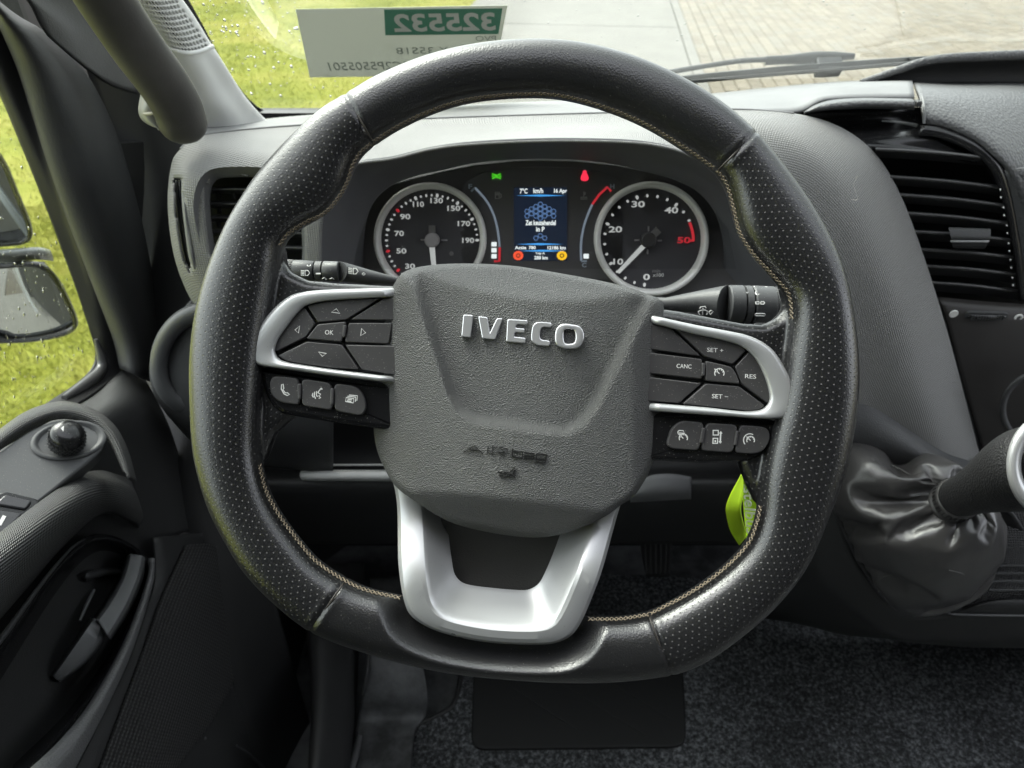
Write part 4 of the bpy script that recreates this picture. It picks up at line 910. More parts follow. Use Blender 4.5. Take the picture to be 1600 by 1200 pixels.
# seam cords lying in the cuts
def rim_w(px, py):
    r = math.hypot(px - CX, py - CY); t = math.atan2(-(py - CY), px - CX); a = np.interp(t, th, ro, period=2 * math.pi); b = np.interp(t, th, ri, period=2 * math.pi)
    x = min(1, abs((r - (a + b) / 2) / ((a - b) / 2))); return .0165 * max(0, 1 - x ** (2 / .88)) ** (.88 / 2)
for (p, q) in (((585, 226), (543, 151)), ((1119, 269), (1177, 211)), ((541, 905), (488, 983)), ((1012, 957), (1047, 1051))):
    pts = []
    for i in range(9):
        f = i / 8; x, y = p[0] + (q[0] - p[0]) * f, p[1] + (q[1] - p[1]) * f; pts.append(w3(x, y, rim_w(x, y) - .0011))
    tube('seam_cord', pts, .0006, seam_m, wh, True, 20, 6)
# cross stitching along the inner edge: zigzag of short tan threads
def stitch_run(name, pts, w_off):
    P = spline([Vector((x, y, 0)) for x, y in pts], 400); L = 0; out = [P[0]]; step = 7.2
    for a, b in zip(P, P[1:]):
        L += (b - a).length
        if L >= step: out.append(b); L = 0
    V = []; F = []
    def cyl(a, b, r):
        t = (b - a).normalized(); s = t.cross(Vector((0, 0, 1))).normalized(); u = s.cross(t); b0 = len(V)
        mids = [a, a.lerp(b, .5) + Vector((0, 0, .00035)), b]
        for q in mids:
            for k in range(5): V.append(q + s * (r * math.cos(k * 1.2566)) + u * (r * math.sin(k * 1.2566)))
        for j in range(2):
            for k in range(5): F.append((b0 + 5 * j + k, b0 + 5 * j + (k + 1) % 5, b0 + 5 * j + 5 + (k + 1) % 5, b0 + 5 * j + 5 + k))
    for i in range(len(out) - 1):
        a, b = out[i], out[i + 1]; d = (b - a).normalized(); nrm = Vector((d.y, -d.x, 0))
        if (Vector((CX, CY, 0)) - a).dot(nrm) > 0: nrm = -nrm       # outward, onto the leather
        j = lambda: random.uniform(-.5, .5)
        def pt(base, off):
            q = base + nrm * off * .8; return w3(q.x + j() * .6, q.y + j() * .6, rim_w(q.x, q.y) + .0002 if off > 1.5 else .0055 + w_off)
        cyl(pt(a, 7.0), pt(b, .5), .00040); cyl(pt(a, .5), pt(b, 7.0), .00040)
    o = mk(name, V, F, thread, wh, True); tag(o, kind='stuff')
ii = inner
stitch_run('stitching', ii[0:10], 0); stitch_run('stitching', ii[9:17], 0); stitch_run('stitching', ii[21:27], 0); stitch_run('stitching', ii[26:29], 0)
stitch_run('stitching', ii[31:39], 0); stitch_run('stitching', [ii[44], ii[45], ii[46], ii[47], ii[48], ii[49], ii[50], ii[51], ii[0]], 0)

# spokes: silver bezels
def Lc(x, y): return (380 + x / 5, 440 + y / 5)
def Rc(x, y): return (1020 + x / 4.616, 470 + y / 4.616)
bLo = [Lc(*p) for p in ((1330, 45), (1000, 52), (620, 65), (450, 85), (350, 120), (230, 220), (100, 380), (22, 510), (15, 560), (55, 615), (130, 655), (400, 692), (700, 735), (1250, 800))]
bLi = [Lc(*p) for p in ((1330, 118), (1000, 128), (640, 152), (500, 185), (430, 240), (350, 340), (280, 440), (250, 515), (252, 560), (285, 605), (350, 630), (450, 648), (700, 685), (1250, 752))]
bRo = [Rc(*p) for p in ((-60, 90), (85, 125), (300, 172), (500, 210), (700, 255), (850, 340), (950, 480), (1045, 670), (1060, 740), (1030, 805), (950, 845), (800, 852), (500, 830), (-60, 792))]
bRi = [Rc(*p) for p in ((-60, 150), (95, 188), (300, 240), (500, 283), (640, 330), (740, 420), (810, 560), (842, 690), (825, 750), (780, 785), (700, 797), (600, 793), (400, 770), (-60, 733))]
for a, b in ((bLo, bLi), (bRo, bRi)):
    ao = spline([Vector((x, y, 0)) for x, y in a], 90); bo = spline([Vector((x, y, 0)) for x, y in b], 90)
    prof = [(0, -.008), (0, .0048), (.05, .0070), (.14, .0080), (.5, .0084), (.86, .0074), (.96, .0062), (1.0, .0045), (1.0, -.003)]
    loft('spoke_bezel', [[w3(*(p.lerp(q, t))[:2], wz - .009 * min(1, max(0, (215 - abs((p.x + q.x) / 2 - 815)) / 30)) ) for p, q in zip(ao, bo)] for t, wz in prof], 90, silver, wh, True, resample=False, solid=0, cross=30, edge=40)
# wells behind the buttons
for b in (bLi, bRi): prism('button_well', [w2(*p) for p in b], -.006, -.001, .0005, black, wh)
def button(P, label, lines=None, s=None, txt=None, tpos=None, th_=6.5, tw_=20, w1=.0042, gap=.00035, name='button', rnd=.0012, sym_w=.0005):
    Q = poly_offset([w2(*p) for p in P], gap)
    o = prism(name, Q, -.003, w1, .0006, buttonm, wh, rnd=rnd)
    if label: o['label'] = label
    if lines: strokes('symbol', lines, sym_w, w1, white, o, lambda x, y: w2(x, y, w1), .0002)
    if txt:
        t = text('symbol', txt, .01, white, o, Matrix.Identity(4), .0001, 1, .0); me = t.data
        xs = [v.co.x for v in me.vertices]; ys = [v.co.y for v in me.vertices]; c = w2(*tpos, w1)
        me.transform(TR(c[0], c[1], w1 + .0001, R(-3)) @ Matrix.Diagonal((tw_ * PXM / (max(xs) - min(xs)), th_ * PXM / (max(ys) - min(ys)), 1, 1)) @ Matrix.Translation((-(max(xs) + min(xs)) / 2, -(max(ys) + min(ys)) / 2, 0)))
    return o
def LL(P): return [Lc(*p) for p in P]
def RR(P): return [Rc(*p) for p in P]
tri = lambda p: [LL(p + [p[0]])]
button(LL([(505, 190), (640, 160), (900, 140), (1090, 132), (822, 306), (595, 328)]), 'button with an upward triangle', tri([(690, 238), (728, 212), (755, 248)]))
button(LL([(492, 196), (582, 332), (508, 440), (268, 556), (256, 510), (285, 440), (355, 340), (435, 245)]), 'button with a left triangle', tri([(405, 378), (442, 346), (432, 402)]))
button(LL([(595, 334), (822, 312), (786, 478), (515, 456), (510, 440)]), 'button marked OK', None, txt='OK', tpos=Lc(672, 397), tw_=13, th_=7, w1=.0050)
button(LL([(832, 322), (1180, 322), (1150, 495), (800, 480)]), 'button with a right triangle', tri([(925, 366), (957, 400), (918, 422)]))
button(LL([(512, 466), (785, 490), (922, 690), (700, 680), (450, 645), (350, 625), (275, 580)]), 'button with a downward triangle', tri([(588, 550), (650, 562), (618, 584)]))
button(LL([(842, 304), (1110, 132), (1330, 122), (1300, 312)]), 'blank corner key', name='blank_key'); button(LL([(798, 490), (1250, 500), (1250, 745), (935, 692)]), 'blank corner key', name='blank_key')
button(LL([(795, 345), (822, 345), (812, 438), (788, 438)]), None, name='divider', w1=.0056, gap=0, rnd=.0006)
button(RR([(150, 203), (300, 240), (500, 285), (610, 318), (668, 355), (566, 465), (360, 408)]), 'button marked SET plus', txt='SET +', tpos=Rc(450, 356), tw_=25, th_=6.5)
button(RR([(680, 363), (755, 440), (812, 570), (838, 690), (818, 748), (622, 602), (574, 475)]), 'button marked RES', txt='RES', tpos=Rc(705, 545), tw_=17, th_=6.5)
def gaugeicon(cx, cy, r, f, extra=()): return [[f(x, y) for x, y in circ(cx, cy, r, 14, 150, 390)], [f(cx, cy + r * .1), f(cx - r * .55, cy - r * .45)], [f(cx - r * 1.0, cy - r * .95), f(cx - r * .8, cy - r * .55)]] + [[f(cx + r * .95 * math.cos(R(a)), cy + r * .95 * math.sin(R(a))), f(cx + r * .68 * math.cos(R(a)), cy + r * .68 * math.sin(R(a)))] for a in (200, 235, 270, 305, 340)] + list(extra)
button(RR([(362, 428), (548, 472), (580, 510), (612, 585), (605, 604), (362, 580)]), 'cruise control button with a dial symbol', gaugeicon(480, 522, 34, Rc), w1=.0050)
button(RR([(-40, 370), (348, 418), (348, 570), (-40, 528)]), 'button marked CANC', txt='CANC', tpos=Rc(225, 472), tw_=23, th_=6.5)
button(RR([(368, 592), (608, 612), (800, 755), (760, 785), (690, 797), (400, 768), (195, 745)]), 'button marked SET minus', txt='SET −', tpos=Rc(485, 690), tw_=25, th_=6.5)
button(RR([(-60, 160), (125, 200), (340, 404), (-40, 355)]), 'blank corner key', name='blank_key'); button(RR([(-40, 545), (350, 592), (182, 740), (-60, 725)]), 'blank corner key', name='blank_key')
button(RR([(338, 450), (362, 452), (358, 545), (336, 545)]), None, name='divider', w1=.0056, gap=0, rnd=.0006)
# lower black switch pods
podL = LL([(118, 662), (400, 700), (700, 745), (1250, 812), (1250, 1175), (985, 1140), (700, 1100), (420, 1055), (300, 1032), (225, 975), (175, 880), (145, 780)])
podR = RR([(-60, 800), (300, 822), (500, 838), (800, 860), (942, 855), (900, 950), (830, 1070), (770, 1125), (680, 1160), (400, 1172), (-60, 1150)])
for p in (podL, podR): prism('switch_pod', round_poly([w2(*q) for q in p], .002, 2), -.020, .0012, .003, gloss, wh)
ph = [LL([(300, 805), (312, 800), (318, 835), (310, 845), (330, 870), (345, 868), (362, 882), (345, 890), (320, 878), (298, 840), (300, 805)])]
def pod_button(P, label, lines, sw=.00055): return button(P, label, lines, w1=.0040, rnd=.003, gap=.0003, sym_w=sw)
pod_button(LL([(245, 735), (448, 752), (458, 968), (300, 945), (232, 890), (216, 790)]), 'telephone button', ph)
pod_button(LL([(466, 755), (702, 790), (714, 1008), (468, 970)]), 'voice control button', [LL(q) for q in ([(545, 870), (540, 890), (550, 905)], [(560, 860), (555, 890), (566, 915)], [(575, 855), (572, 885), (580, 900)], [(612, 830), (595, 850), (582, 870)], [(585, 868), (606, 880), (590, 892), (606, 908), (592, 912)], [(608, 842), (620, 838)])])
pod_button(LL([(718, 792), (870, 808), (935, 850), (972, 940), (968, 1010), (930, 1050), (722, 1010)]), 'menu pages button', [LL(q) for q in ([(805, 905), (865, 915), (860, 948), (800, 936), (805, 905)], [(815, 895), (880, 903), (876, 938)], [(828, 886), (893, 892), (888, 930)], [(815, 918), (850, 924)], [(812, 930), (845, 936)])])
for P in ([(440, 795), (470, 800), (466, 920), (444, 918)], [(696, 830), (724, 834), (718, 962), (694, 958)]): button(LL(P), None, name='divider', w1=.0050, gap=0, rnd=.0008)
pod_button(RR([(195, 858), (362, 873), (326, 1080), (115, 1065), (86, 1030), (120, 915)]), 'speed limiter button with car symbol', gaugeicon(220, 990, 30, Rc, [RR([(180, 945), (190, 935), (220, 937), (228, 955), (178, 953), (180, 945)]), RR([(182, 962), (224, 964)])]))
pod_button(RR([(372, 875), (602, 890), (570, 1095), (332, 1080)]), 'distance button with two vehicles', [RR(q) for q in ([(435, 935), (472, 935), (472, 968), (435, 968), (435, 935)], [(435, 992), (468, 992), (466, 1028), (433, 1028), (435, 992)], [(450, 1005), (450, 1020)], [(490, 945), (486, 1025)], [(482, 958), (490, 944), (498, 958)], [(478, 1012), (486, 1026), (494, 1014)])], .0008)
pod_button(RR([(610, 890), (800, 905), (834, 950), (830, 1015), (785, 1082), (720, 1105), (575, 1095)]), 'adaptive cruise button with dial symbol', gaugeicon(705, 1005, 28, Rc, [[Rc(x, y) for x, y in circ(700, 1005, 46, 12, 140, 300)]]))
for P in ([(340, 912), (368, 914), (350, 1025), (322, 1022)], [(584, 932), (606, 934), (592, 1040), (566, 1038)]): button(RR(P), None, name='divider', w1=.0050, gap=0, rnd=.0008)

padP = [(625, 430), (640, 421), (665, 415), (700, 411), (747, 410), (800, 413), (835, 418), (922, 434), (985, 449), (1020, 462), (1037, 472), (1040, 490), (1042, 530), (1045, 575), (1043, 640), (1031, 697), (1010, 746), (990, 776), (972, 788), (940, 810), (887, 832), (835, 840), (765, 832), (702, 815), (650, 784), (620, 762), (604, 743), (585, 706), (578, 662), (579, 592), (588, 530), (600, 490), (612, 452)]
# lower silver spoke
ridge = [(640, 740), (650, 780), (667, 905), (677, 946), (702, 966), (765, 979), (828, 982), (856, 977), (872, 960), (905, 885), (940, 800), (950, 740)]
hole_ = [(690, 740), (695, 815), (706, 880), (712, 900), (727, 912), (765, 918), (820, 922), (838, 915), (848, 902), (877, 840), (895, 790), (900, 740)]
ao = spline([Vector((x, y, 0)) for x, y in sil_o], 110); ro2 = spline([Vector((x, y, 0)) for x, y in ridge], 110); ho = spline([Vector((x, y, 0)) for x, y in hole_], 110)
rl = [[w3(*p[:2], -.006) for p in ao], [w3(*p[:2], .0065) for p in ao]]
for t, wz in ((.12, .0098), (.35, .0112), (.80, .0116), (.97, .0108)): rl.append([w3(*(p.lerp(q, t))[:2], wz) for p, q in zip(ao, ro2)])
for t, wz in ((.04, .0098), (.15, .0075), (.6, -.0035), (.90, -.0085), (1.0, -.0105)): rl.append([w3(*(p.lerp(q, t))[:2], wz) for p, q in zip(ro2, ho)])
rl.append([w3(*p[:2], -.022) for p in ho])
def dip(v): t = min(1, max(0, (v.y / PXM + 330) / 125)); return .019 * t * t * (3 - 2 * t)
rl = [[Vector((p.x, p.y, p.z - dip(p))) for p in r] for r in rl]
loft('lower_spoke', rl, 110, silver, wh, True, resample=False, solid=0, edge=22)
prism('spoke_insert', [w2(*p, -.022) for p in ((685, 780), (700, 905), (722, 920), (840, 928), (855, 910), (890, 790))], -.030, -.021, .001, mat('insert_plastic', (.040, .039, .036), .6, grain=1100, gstr=-.4), wh)

# airbag cover
pc = (812, 612)
def pad_h(x, y):
    """height of the cover above the wheel plane at photo pixel (x, y), metres"""
    u = (x - 812 - (y - 620) * -.02) * PXM; 
    dl = max(0, (652 - x - max(0, (y - 640)) * -.05) * PXM); dr = max(0, (x - 985 + max(0, 0)) * PXM)
    h = .0205 - .55 * u * u * 4 - (y - 640) * PXM * .03
    h -= .42 * (math.sqrt(dl * dl + .003 ** 2) - .003) + .42 * (math.sqrt(dr * dr + .003 ** 2) - .003)
    d = shield_sd(x, y); t = min(max(1 - d / 21.0, 0), 1); t = t * t * (3 - 2 * t); h -= .0088 * t
    yc = 463 + (x - 765) * .112                     # crease under the top face
    ht = .0135 - (yc - y) * PXM * .80 - max(0, abs(x - 820) - 120) * PXM * .05
    yl = 790 - ((x - 840) / 250.) ** 2 * 62 + (x - 840) * .05
    hb = .0172 - (y - yl) * PXM * .72
    k = .0008
    h = -k * math.log(math.exp(-h / k) + math.exp(-ht / k)); h = -k * math.log(math.exp(-h / k) + math.exp(-hb / k))
    return h
shield = [(640, 380), (668, 462), (698, 556), (716, 612), (728, 633), (748, 645), (800, 652), (850, 660), (882, 662), (900, 653), (918, 628), (948, 570), (978, 510), (992, 484), (1030, 420)]
shp = [Vector((x, y)) for x, y in shield]
def shield_sd(x, y):
    p = Vector((x, y)); d = 1e9
    for a, b in zip(shp, shp[1:]):
        e = b - a; t = max(0, min(1, (p - a).dot(e) / e.length_squared)); d = min(d, (p - a - e * t).length)
    return -d if inside((x, y), shield) else d
NAg, NR = 200, 80; out = spline([Vector((x, y, 0)) for x, y in padP], NAg, True); V = []; F = []
rings = [1.0, 1.0, 1.0, .997, .99, .98] + [.965 * (1 - i / (NR - 1)) for i in range(NR)]
for j, f in enumerate(rings):
    for p in out:
        x, y = pc[0] + (p.x - pc[0]) * f, pc[1] + (p.y - pc[1]) * f
        h = pad_h(x, y)
        if j == 0: h = -.022
        elif j == 1: h -= .012
        else: h -= .0042 * max(0, (f - .955) / .045) ** 2
        q = w2(x, y, max(h, -.002)); V.append((q[0], q[1], h))
for j in range(len(rings) - 1):
    for i in range(NAg): F.append((j * NAg + i, j * NAg + (i + 1) % NAg, (j + 1) * NAg + (i + 1) % NAg, (j + 1) * NAg + i))
F = [tuple(reversed(f)) for f in F]
pad = mk('airbag_cover', V, F, padm, wh, True)
me = pad.data; bm = bmesh.new(); bm.from_mesh(me); bmesh.ops.remove_doubles(bm, verts=bm.verts, dist=1e-5); bmesh.ops.recalc_face_normals(bm, faces=bm.faces); bm.to_mesh(me); bm.free()
if sum(p.normal.z for p in me.polygons) < 0: me.flip_normals()
for p in me.polygons: p.use_smooth = True
# chrome lettering
def Ec(x, y): return (700 + x / 6.957, 470 + y / 6.957)
eh = pad_h(*Ec(800, 320)) - .0006
def letter(P, hole=None, r=.0008):
    if hole is None: return prism('emblem_letter', [w2(*Ec(*p), eh) for p in P], eh - .002, eh + .0016, .0005, chrome, pad, rnd=r)
    a = [Vector((*w2(*Ec(*p), eh), 0)) for p in P]; b = [Vector((*w2(*Ec(*p), eh), 0)) for p in hole]
    A = spline(a, 48, True); B = spline(b, 48, True)
    rows = [[Vector((q.x, q.y, z)) for q in [pa.lerp(pb, t) for pa, pb in zip(A, B)]] for t, z in ((0, eh - .002), (0, eh + .0011), (.06, eh + .0014), (.14, eh + .0016), (.86, eh + .0016), (.94, eh + .0014), (1, eh + .0011), (1, eh - .002))]
    return loft('emblem_letter', rows, 48, chrome, pad, True, closed=True, resample=False, solid=0)
letter([(168, 150), (275, 158), (248, 402), (145, 390)])
letter([(328, 168), (432, 180), (456, 352), (532, 188), (598, 194), (512, 424), (372, 412)])
letter([(645, 200), (868, 212), (862, 264), (742, 256), (738, 296), (835, 304), (828, 352), (728, 344), (722, 392), (846, 404), (842, 464), (632, 446)])
letter([(985, 228), (1130, 240), (1124, 292), (1030, 286), (1006, 310), (996, 392), (1012, 424), (1112, 436), (1104, 496), (962, 484), (905, 440), (902, 380), (912, 290), (940, 244)], r=.0016)
letter([(1250, 252), (1340, 258), (1430, 280), (1474, 350), (1468, 440), (1420, 505), (1330, 522), (1240, 512), (1175, 470), (1162, 390), (1180, 300)], [(1270, 312), (1320, 308), (1368, 318), (1385, 370), (1384, 420), (1368, 458), (1320, 468), (1272, 462), (1256, 420), (1254, 370), (1258, 330)])
# moulded AIRbag lettering and horn symbol
def Hc(x, y): return (680 + x / 7.273, 640 + y / 7.273)
embm = mat('moulded_letter', (.010, .010, .010), .5)
hpt = lambda P: [Hc(*p) for p in P]
padf = lambda a, b: pad_h(*pix(WHF.W((a, b, .011))))
w2h = lambda x, y: w2(x, y, .011)
strokes('moulded_text', [hpt(q) for q in ([(335, 470), (400, 432), (452, 398), (500, 440), (548, 490)], [(395, 444), (500, 448)], [(606, 402), (600, 495)], [(650, 500), (655, 406), (740, 412), (822, 430), (818, 462), (780, 470), (700, 466)], [(720, 470), (790, 512)])], .00046, .0002, embm, pad, w2h, .0005, wf=padf)
strokes('moulded_text', [hpt(q) for q in ([(882, 425), (872, 520), (985, 535), (992, 465), (880, 462)], [(1010, 472), (1120, 485), (1112, 545), (1010, 535), (1012, 510), (1112, 515)], [(1255, 498), (1145, 488), (1140, 545), (1245, 556)], [(1258, 495), (1240, 590), (1135, 578)])], .00090, .0002, embm, pad, w2h, .0005, wf=padf)
strokes('horn_symbol', [hpt(q) for q in ([(715, 672), (720, 690), (850, 690), (905, 640), (908, 660), (890, 700), (908, 760), (880, 730), (850, 712), (740, 705), (735, 735), (790, 745), (850, 738), (850, 715)],)], .00060, .0002, embm, pad, w2h, .0005, wf=padf)
# column shroud behind the wheel
cs = thing('column_shroud', 'dark plastic steering column shroud behind the airbag cover', 'column shroud', WHF.m)
prism('shroud_body', round_poly([w2(x, y, -.09) for x, y in ((640, 450), (1020, 490), (1030, 680), (960, 760), (700, 750), (620, 660))], .02, 5), -.22, -.04, .012, dark, cs)

# ------------------------------------------------------------------ column stalks
def PD(px, py, D): return CAM + ray(px, py) * D
def stalk(name, label, prof, D0, D1, rings, upv):
    """prof: list of (x centre, y centre, half-height px); depth runs from D0 to D1"""
    t = thing(name, label, 'stalk', Matrix.Translation(PD(*prof[0][:2], D0)))
    n = len(prof); segs = []
    for i, (x, y, r) in enumerate(prof):
        D = D0 + (D1 - D0) * i / (n - 1); segs.append((PD(x, y, D), r / FPX * D))
    return t, segs
def rod(name, segs, m, parent, k=24, flat=1.0):
    V = []; F = []; n = len(segs)
    for i, (p, r) in enumerate(segs):
        a = segs[max(i - 1, 0)][0]; b = segs[min(i + 1, n - 1)][0]; tt = (b - a).normalized(); s = tt.cross(FW).normalized(); u = s.cross(tt)
        for q in range(k): V.append(p + s * (r * math.cos(2 * math.pi * q / k)) + u * (r * flat * math.sin(2 * math.pi * q / k)))
    for i in range(n - 1):
        for q in range(k): F.append((i * k + q, i * k + (q + 1) % k, (i + 1) * k + (q + 1) % k, (i + 1) * k + q))
    F.append(tuple(reversed(range(k)))); F.append(tuple(range((n - 1) * k, n * k)))
    if sum(((V[f[1]] - V[f[0]]).cross(V[f[2]] - V[f[0]])).dot((V[f[0]] - segs[i // k][0])) for i, f in enumerate(F[:-2])) < 0: F = [tuple(reversed(f)) for f in F]
    return mk(name, V, F, m, parent, False, edge=35)
def Sr(x, y): return (1020 + x / 6.667, 400 + y / 6.667)
def Sl(x, y): return (420 + x / 7.273, 380 + y / 7.273)
# right: wiper stalk
SD0, SD1 = .56, .545
P = [(*Sr(-150, 470), 8), (*Sr(130, 500), 10), (*Sr(450, 480), 17), (*Sr(700, 495), 27), (*Sr(770, 500), 29.5)]
ws_, sg = stalk('wiper_stalk', 'black wiper stalk right of the airbag cover with white rain symbols', P, SD0, SD1, 0, None); rod('stalk_arm', sg, stalkm, ws_)
def collar(parent, name, x0, x1, yc0, yc1, r0, r1, D, m, f=Sr, sc_=6.667): return rod(name, [(PD(*f(x0, yc0), D), r0 / FPX * D * .94), (PD(*f(x0 + (x1 - x0) * .06, yc0), D), r0 / FPX * D), (PD(*f(x1 - (x1 - x0) * .06, yc1), D), r1 / FPX * D), (PD(*f(x1, yc1), D), r1 / FPX * D * .94)], m, parent)
collar(ws_, 'collar', 776, 925, 500, 503, 29.7, 30, SD1, stalkm); collar(ws_, 'collar', 938, 1008, 504, 505, 29.6, 29.6, SD1, stalkm); sel = collar(ws_, 'selector_ring', 1022, 1250, 507, 512, 30, 29.5, SD1, stalkm)
kn = collar(ws_, 'stalk_tip', 1250, 1430, 512, 512, 28.5, 27.5, SD1, stalkm)
for i in range(26):
    t = R(95 + i * 9); r = 28.3 / FPX * SD1; a = PD(*Sr(1262, 512), SD1); b = PD(*Sr(1420, 512), SD1); off = UP * (-r * math.cos(t)) - FW * (r * math.sin(t)) * 1.0
    tube('tip_rib', [a + off, b + off], .00045, stalkm, kn, n=2, k=5)
def on_stalk(name, lines, f, yc, rpx, D, wd, parent, m=white):
    """print wrapped on a stalk: the height above the axis follows the round section"""
    V = []; F = []
    for ln in lines:
        n = len(ln); P2 = []
        for x, y in ln:
            X, Yp = f(x, y); Yc = f(x, yc)[1]; dy = max(-.97, min(.97, (Yp - Yc) / rpx)); w_ = math.sqrt(1 - dy * dy) * rpx / FPX * D; P2.append((X, Yp, D - w_ * 1.0 - .0006))
        pts = [PD(*q) for q in P2]
        for i, p in enumerate(pts):
            a = pts[max(i - 1, 0)]; b = pts[min(i + 1, n - 1)]; t = (b - a).normalized(); s = t.cross(FW).normalized() * (wd / 2); o = -FW * .00025
            V += [p + s, p + s + o, p - s + o, p - s]
        b0 = len(V) - 4 * n
        for i in range(n - 1):
            for q in range(4): F.append((b0 + 4 * i + q, b0 + 4 * i + (q + 1) % 4, b0 + 4 * i + 4 + (q + 1) % 4, b0 + 4 * i + 4 + q))
    return mk(name, V, F, m, parent, smooth=False)
ow = lambda nm, lines, par=ws_, wd=.0007: on_stalk(nm, lines, Sr, 505, 29.5, SD1, wd, par)
ow('wash_symbol', [[(470, 580), (500, 565), (545, 562), (578, 580), (560, 612)], [(470, 580), (490, 612)], [(518, 575), (520, 610)], [(485, 550), (500, 530), (545, 525), (555, 545)], [(515, 545), (530, 555)], [(585, 585), (605, 565), (628, 580), (600, 608), (585, 585)]])
ow('mark', [[(955, 382), (1000, 382)]], wd=.0011)
ow('off_mark', [circ(1092, 384, 22, 12)], sel); ow('interval_mark', [[(1070, 500), (1075, 478), (1105, 475), (1108, 500), (1070, 500)], [(1125, 475), (1155, 475), (1165, 490), (1155, 502), (1125, 502), (1125, 475)]], sel)
ow('slow_mark', [[(1070, 600), (1165, 600), (1172, 611), (1165, 622), (1070, 622), (1063, 611), (1070, 600)]], sel); ow('fast_mark', [[(1055, 708), (1070, 701), (1160, 701), (1172, 708)]], sel); ow('rain_mark', [[(1050, 318), (1075, 325), (1090, 315)], [(1110, 325), (1150, 322), (1135, 345), (1110, 325)], [(1165, 320), (1190, 325)]], sel)
# left: light stalk
LD0, LD1 = .56, .545
P = [(*Sl(1500, 430), 5), (*Sl(1420, 420), 6), (*Sl(1150, 385), 11), (*Sl(860, 330), 15), (*Sl(808, 322), 15.6)]
ls_, sg = stalk('light_stalk', 'grey light stalk left of the airbag cover with headlamp symbols', P, LD0, LD1, 0, None); rod('stalk_arm', sg, stalkm, ls_)
collar(ls_, 'collar', 800, 625, 322, 318, 15.8, 15.8, LD1, stalkm, Sl); collar(ls_, 'collar', 612, 535, 318, 316, 15.6, 15.6, LD1, stalkm, Sl)
sel2 = collar(ls_, 'selector_ring', 522, 285, 316, 305, 15.8, 15.8, LD1, stalkm, Sl); kn2 = collar(ls_, 'stalk_tip', 285, 100, 303, 296, 15, 14.5, LD1, stalkm, Sl)
for i in range(14):
    t = R(95 + i * 12); r = 14.9 / FPX * LD1; a = PD(*Sl(280, 303), LD1); b = PD(*Sl(110, 297), LD1); off = UP * (-r * math.cos(t)) - FW * (r * math.sin(t)); tube('tip_rib', [a + off, b + off], .0004, stalkm, kn2, n=2, k=5)
ol = lambda nm, lines, par=ls_, wd=.0006: on_stalk(nm, lines, Sl, 318, 15.6, LD1, wd, par)
lamp = lambda x, y, s, sl=0: [[(x, y - 30 * s), (x + 30 * s, y - 28 * s), (x + 50 * s, y), (x + 30 * s, y + 28 * s), (x, y + 30 * s), (x, y - 30 * s)]] + [[(x - 50 * s, y - 26 * s + k * 17 * s + sl), (x - 10 * s, y - 26 * s + k * 17 * s)] for k in range(4)]
ol('headlamp_symbol', lamp(415, 338, 1.0), sel2); ol('off_mark', [circ(455, 237, 24, 12)], sel2); ol('mark', [[(535, 345), (590, 345)]], wd=.0010); ol('main_beam_symbol', lamp(960, 318, 1.1, -8) + [[(1060, 348), (1078, 336), (1098, 350), (1078, 364), (1060, 348)]])
ol('fog_symbol', [[(605, 405), (630, 392), (660, 410)], [(690, 405), (720, 395), (745, 412)], [(640, 415), (660, 412)]])

# ------------------------------------------------------------------ windscreen pillar trim with speaker grille
pt = thing('pillar_trim', 'pale grey windscreen pillar trim with perforated speaker grille', 'pillar trim', Matrix.Translation(PY(380, 190, .86)))
pr = [(238, -60, .735), (284, 0, .765), (307, 34, .78), (324, 62, .795), (345, 94, .81), (371, 136, .835), (392, 164, .85), (414, 187, .865), (430, 200, .87)]
pl_ = [(130, -60, .70), (180, 0, .72), (205, 34, .735), (225, 62, .745), (250, 94, .76), (275, 136, .78), (290, 164, .79), (300, 190, .80), (305, 215, .805)]
pm_ = [((a[0] * .5 + b[0] * .5), (a[1] + b[1]) / 2, (a[2] + b[2]) / 2 - .018) for a, b in zip(pr, pl_)]
pr0 = [(a + 3, b + 2, Y + .02) for a, b, Y in pr]
loft('pillar_cover', [rails_px(pr0), rails_px(pr), [PY(a[0] * .8 + b[0] * .2, a[1] * .8 + b[1] * .2, a[2] * .8 + b[2] * .2 - .008) for a, b in zip(pr, pl_)], rails_px(pm_), rails_px(pl_)], 60, pillar, pt, cross=24, solid=.002)
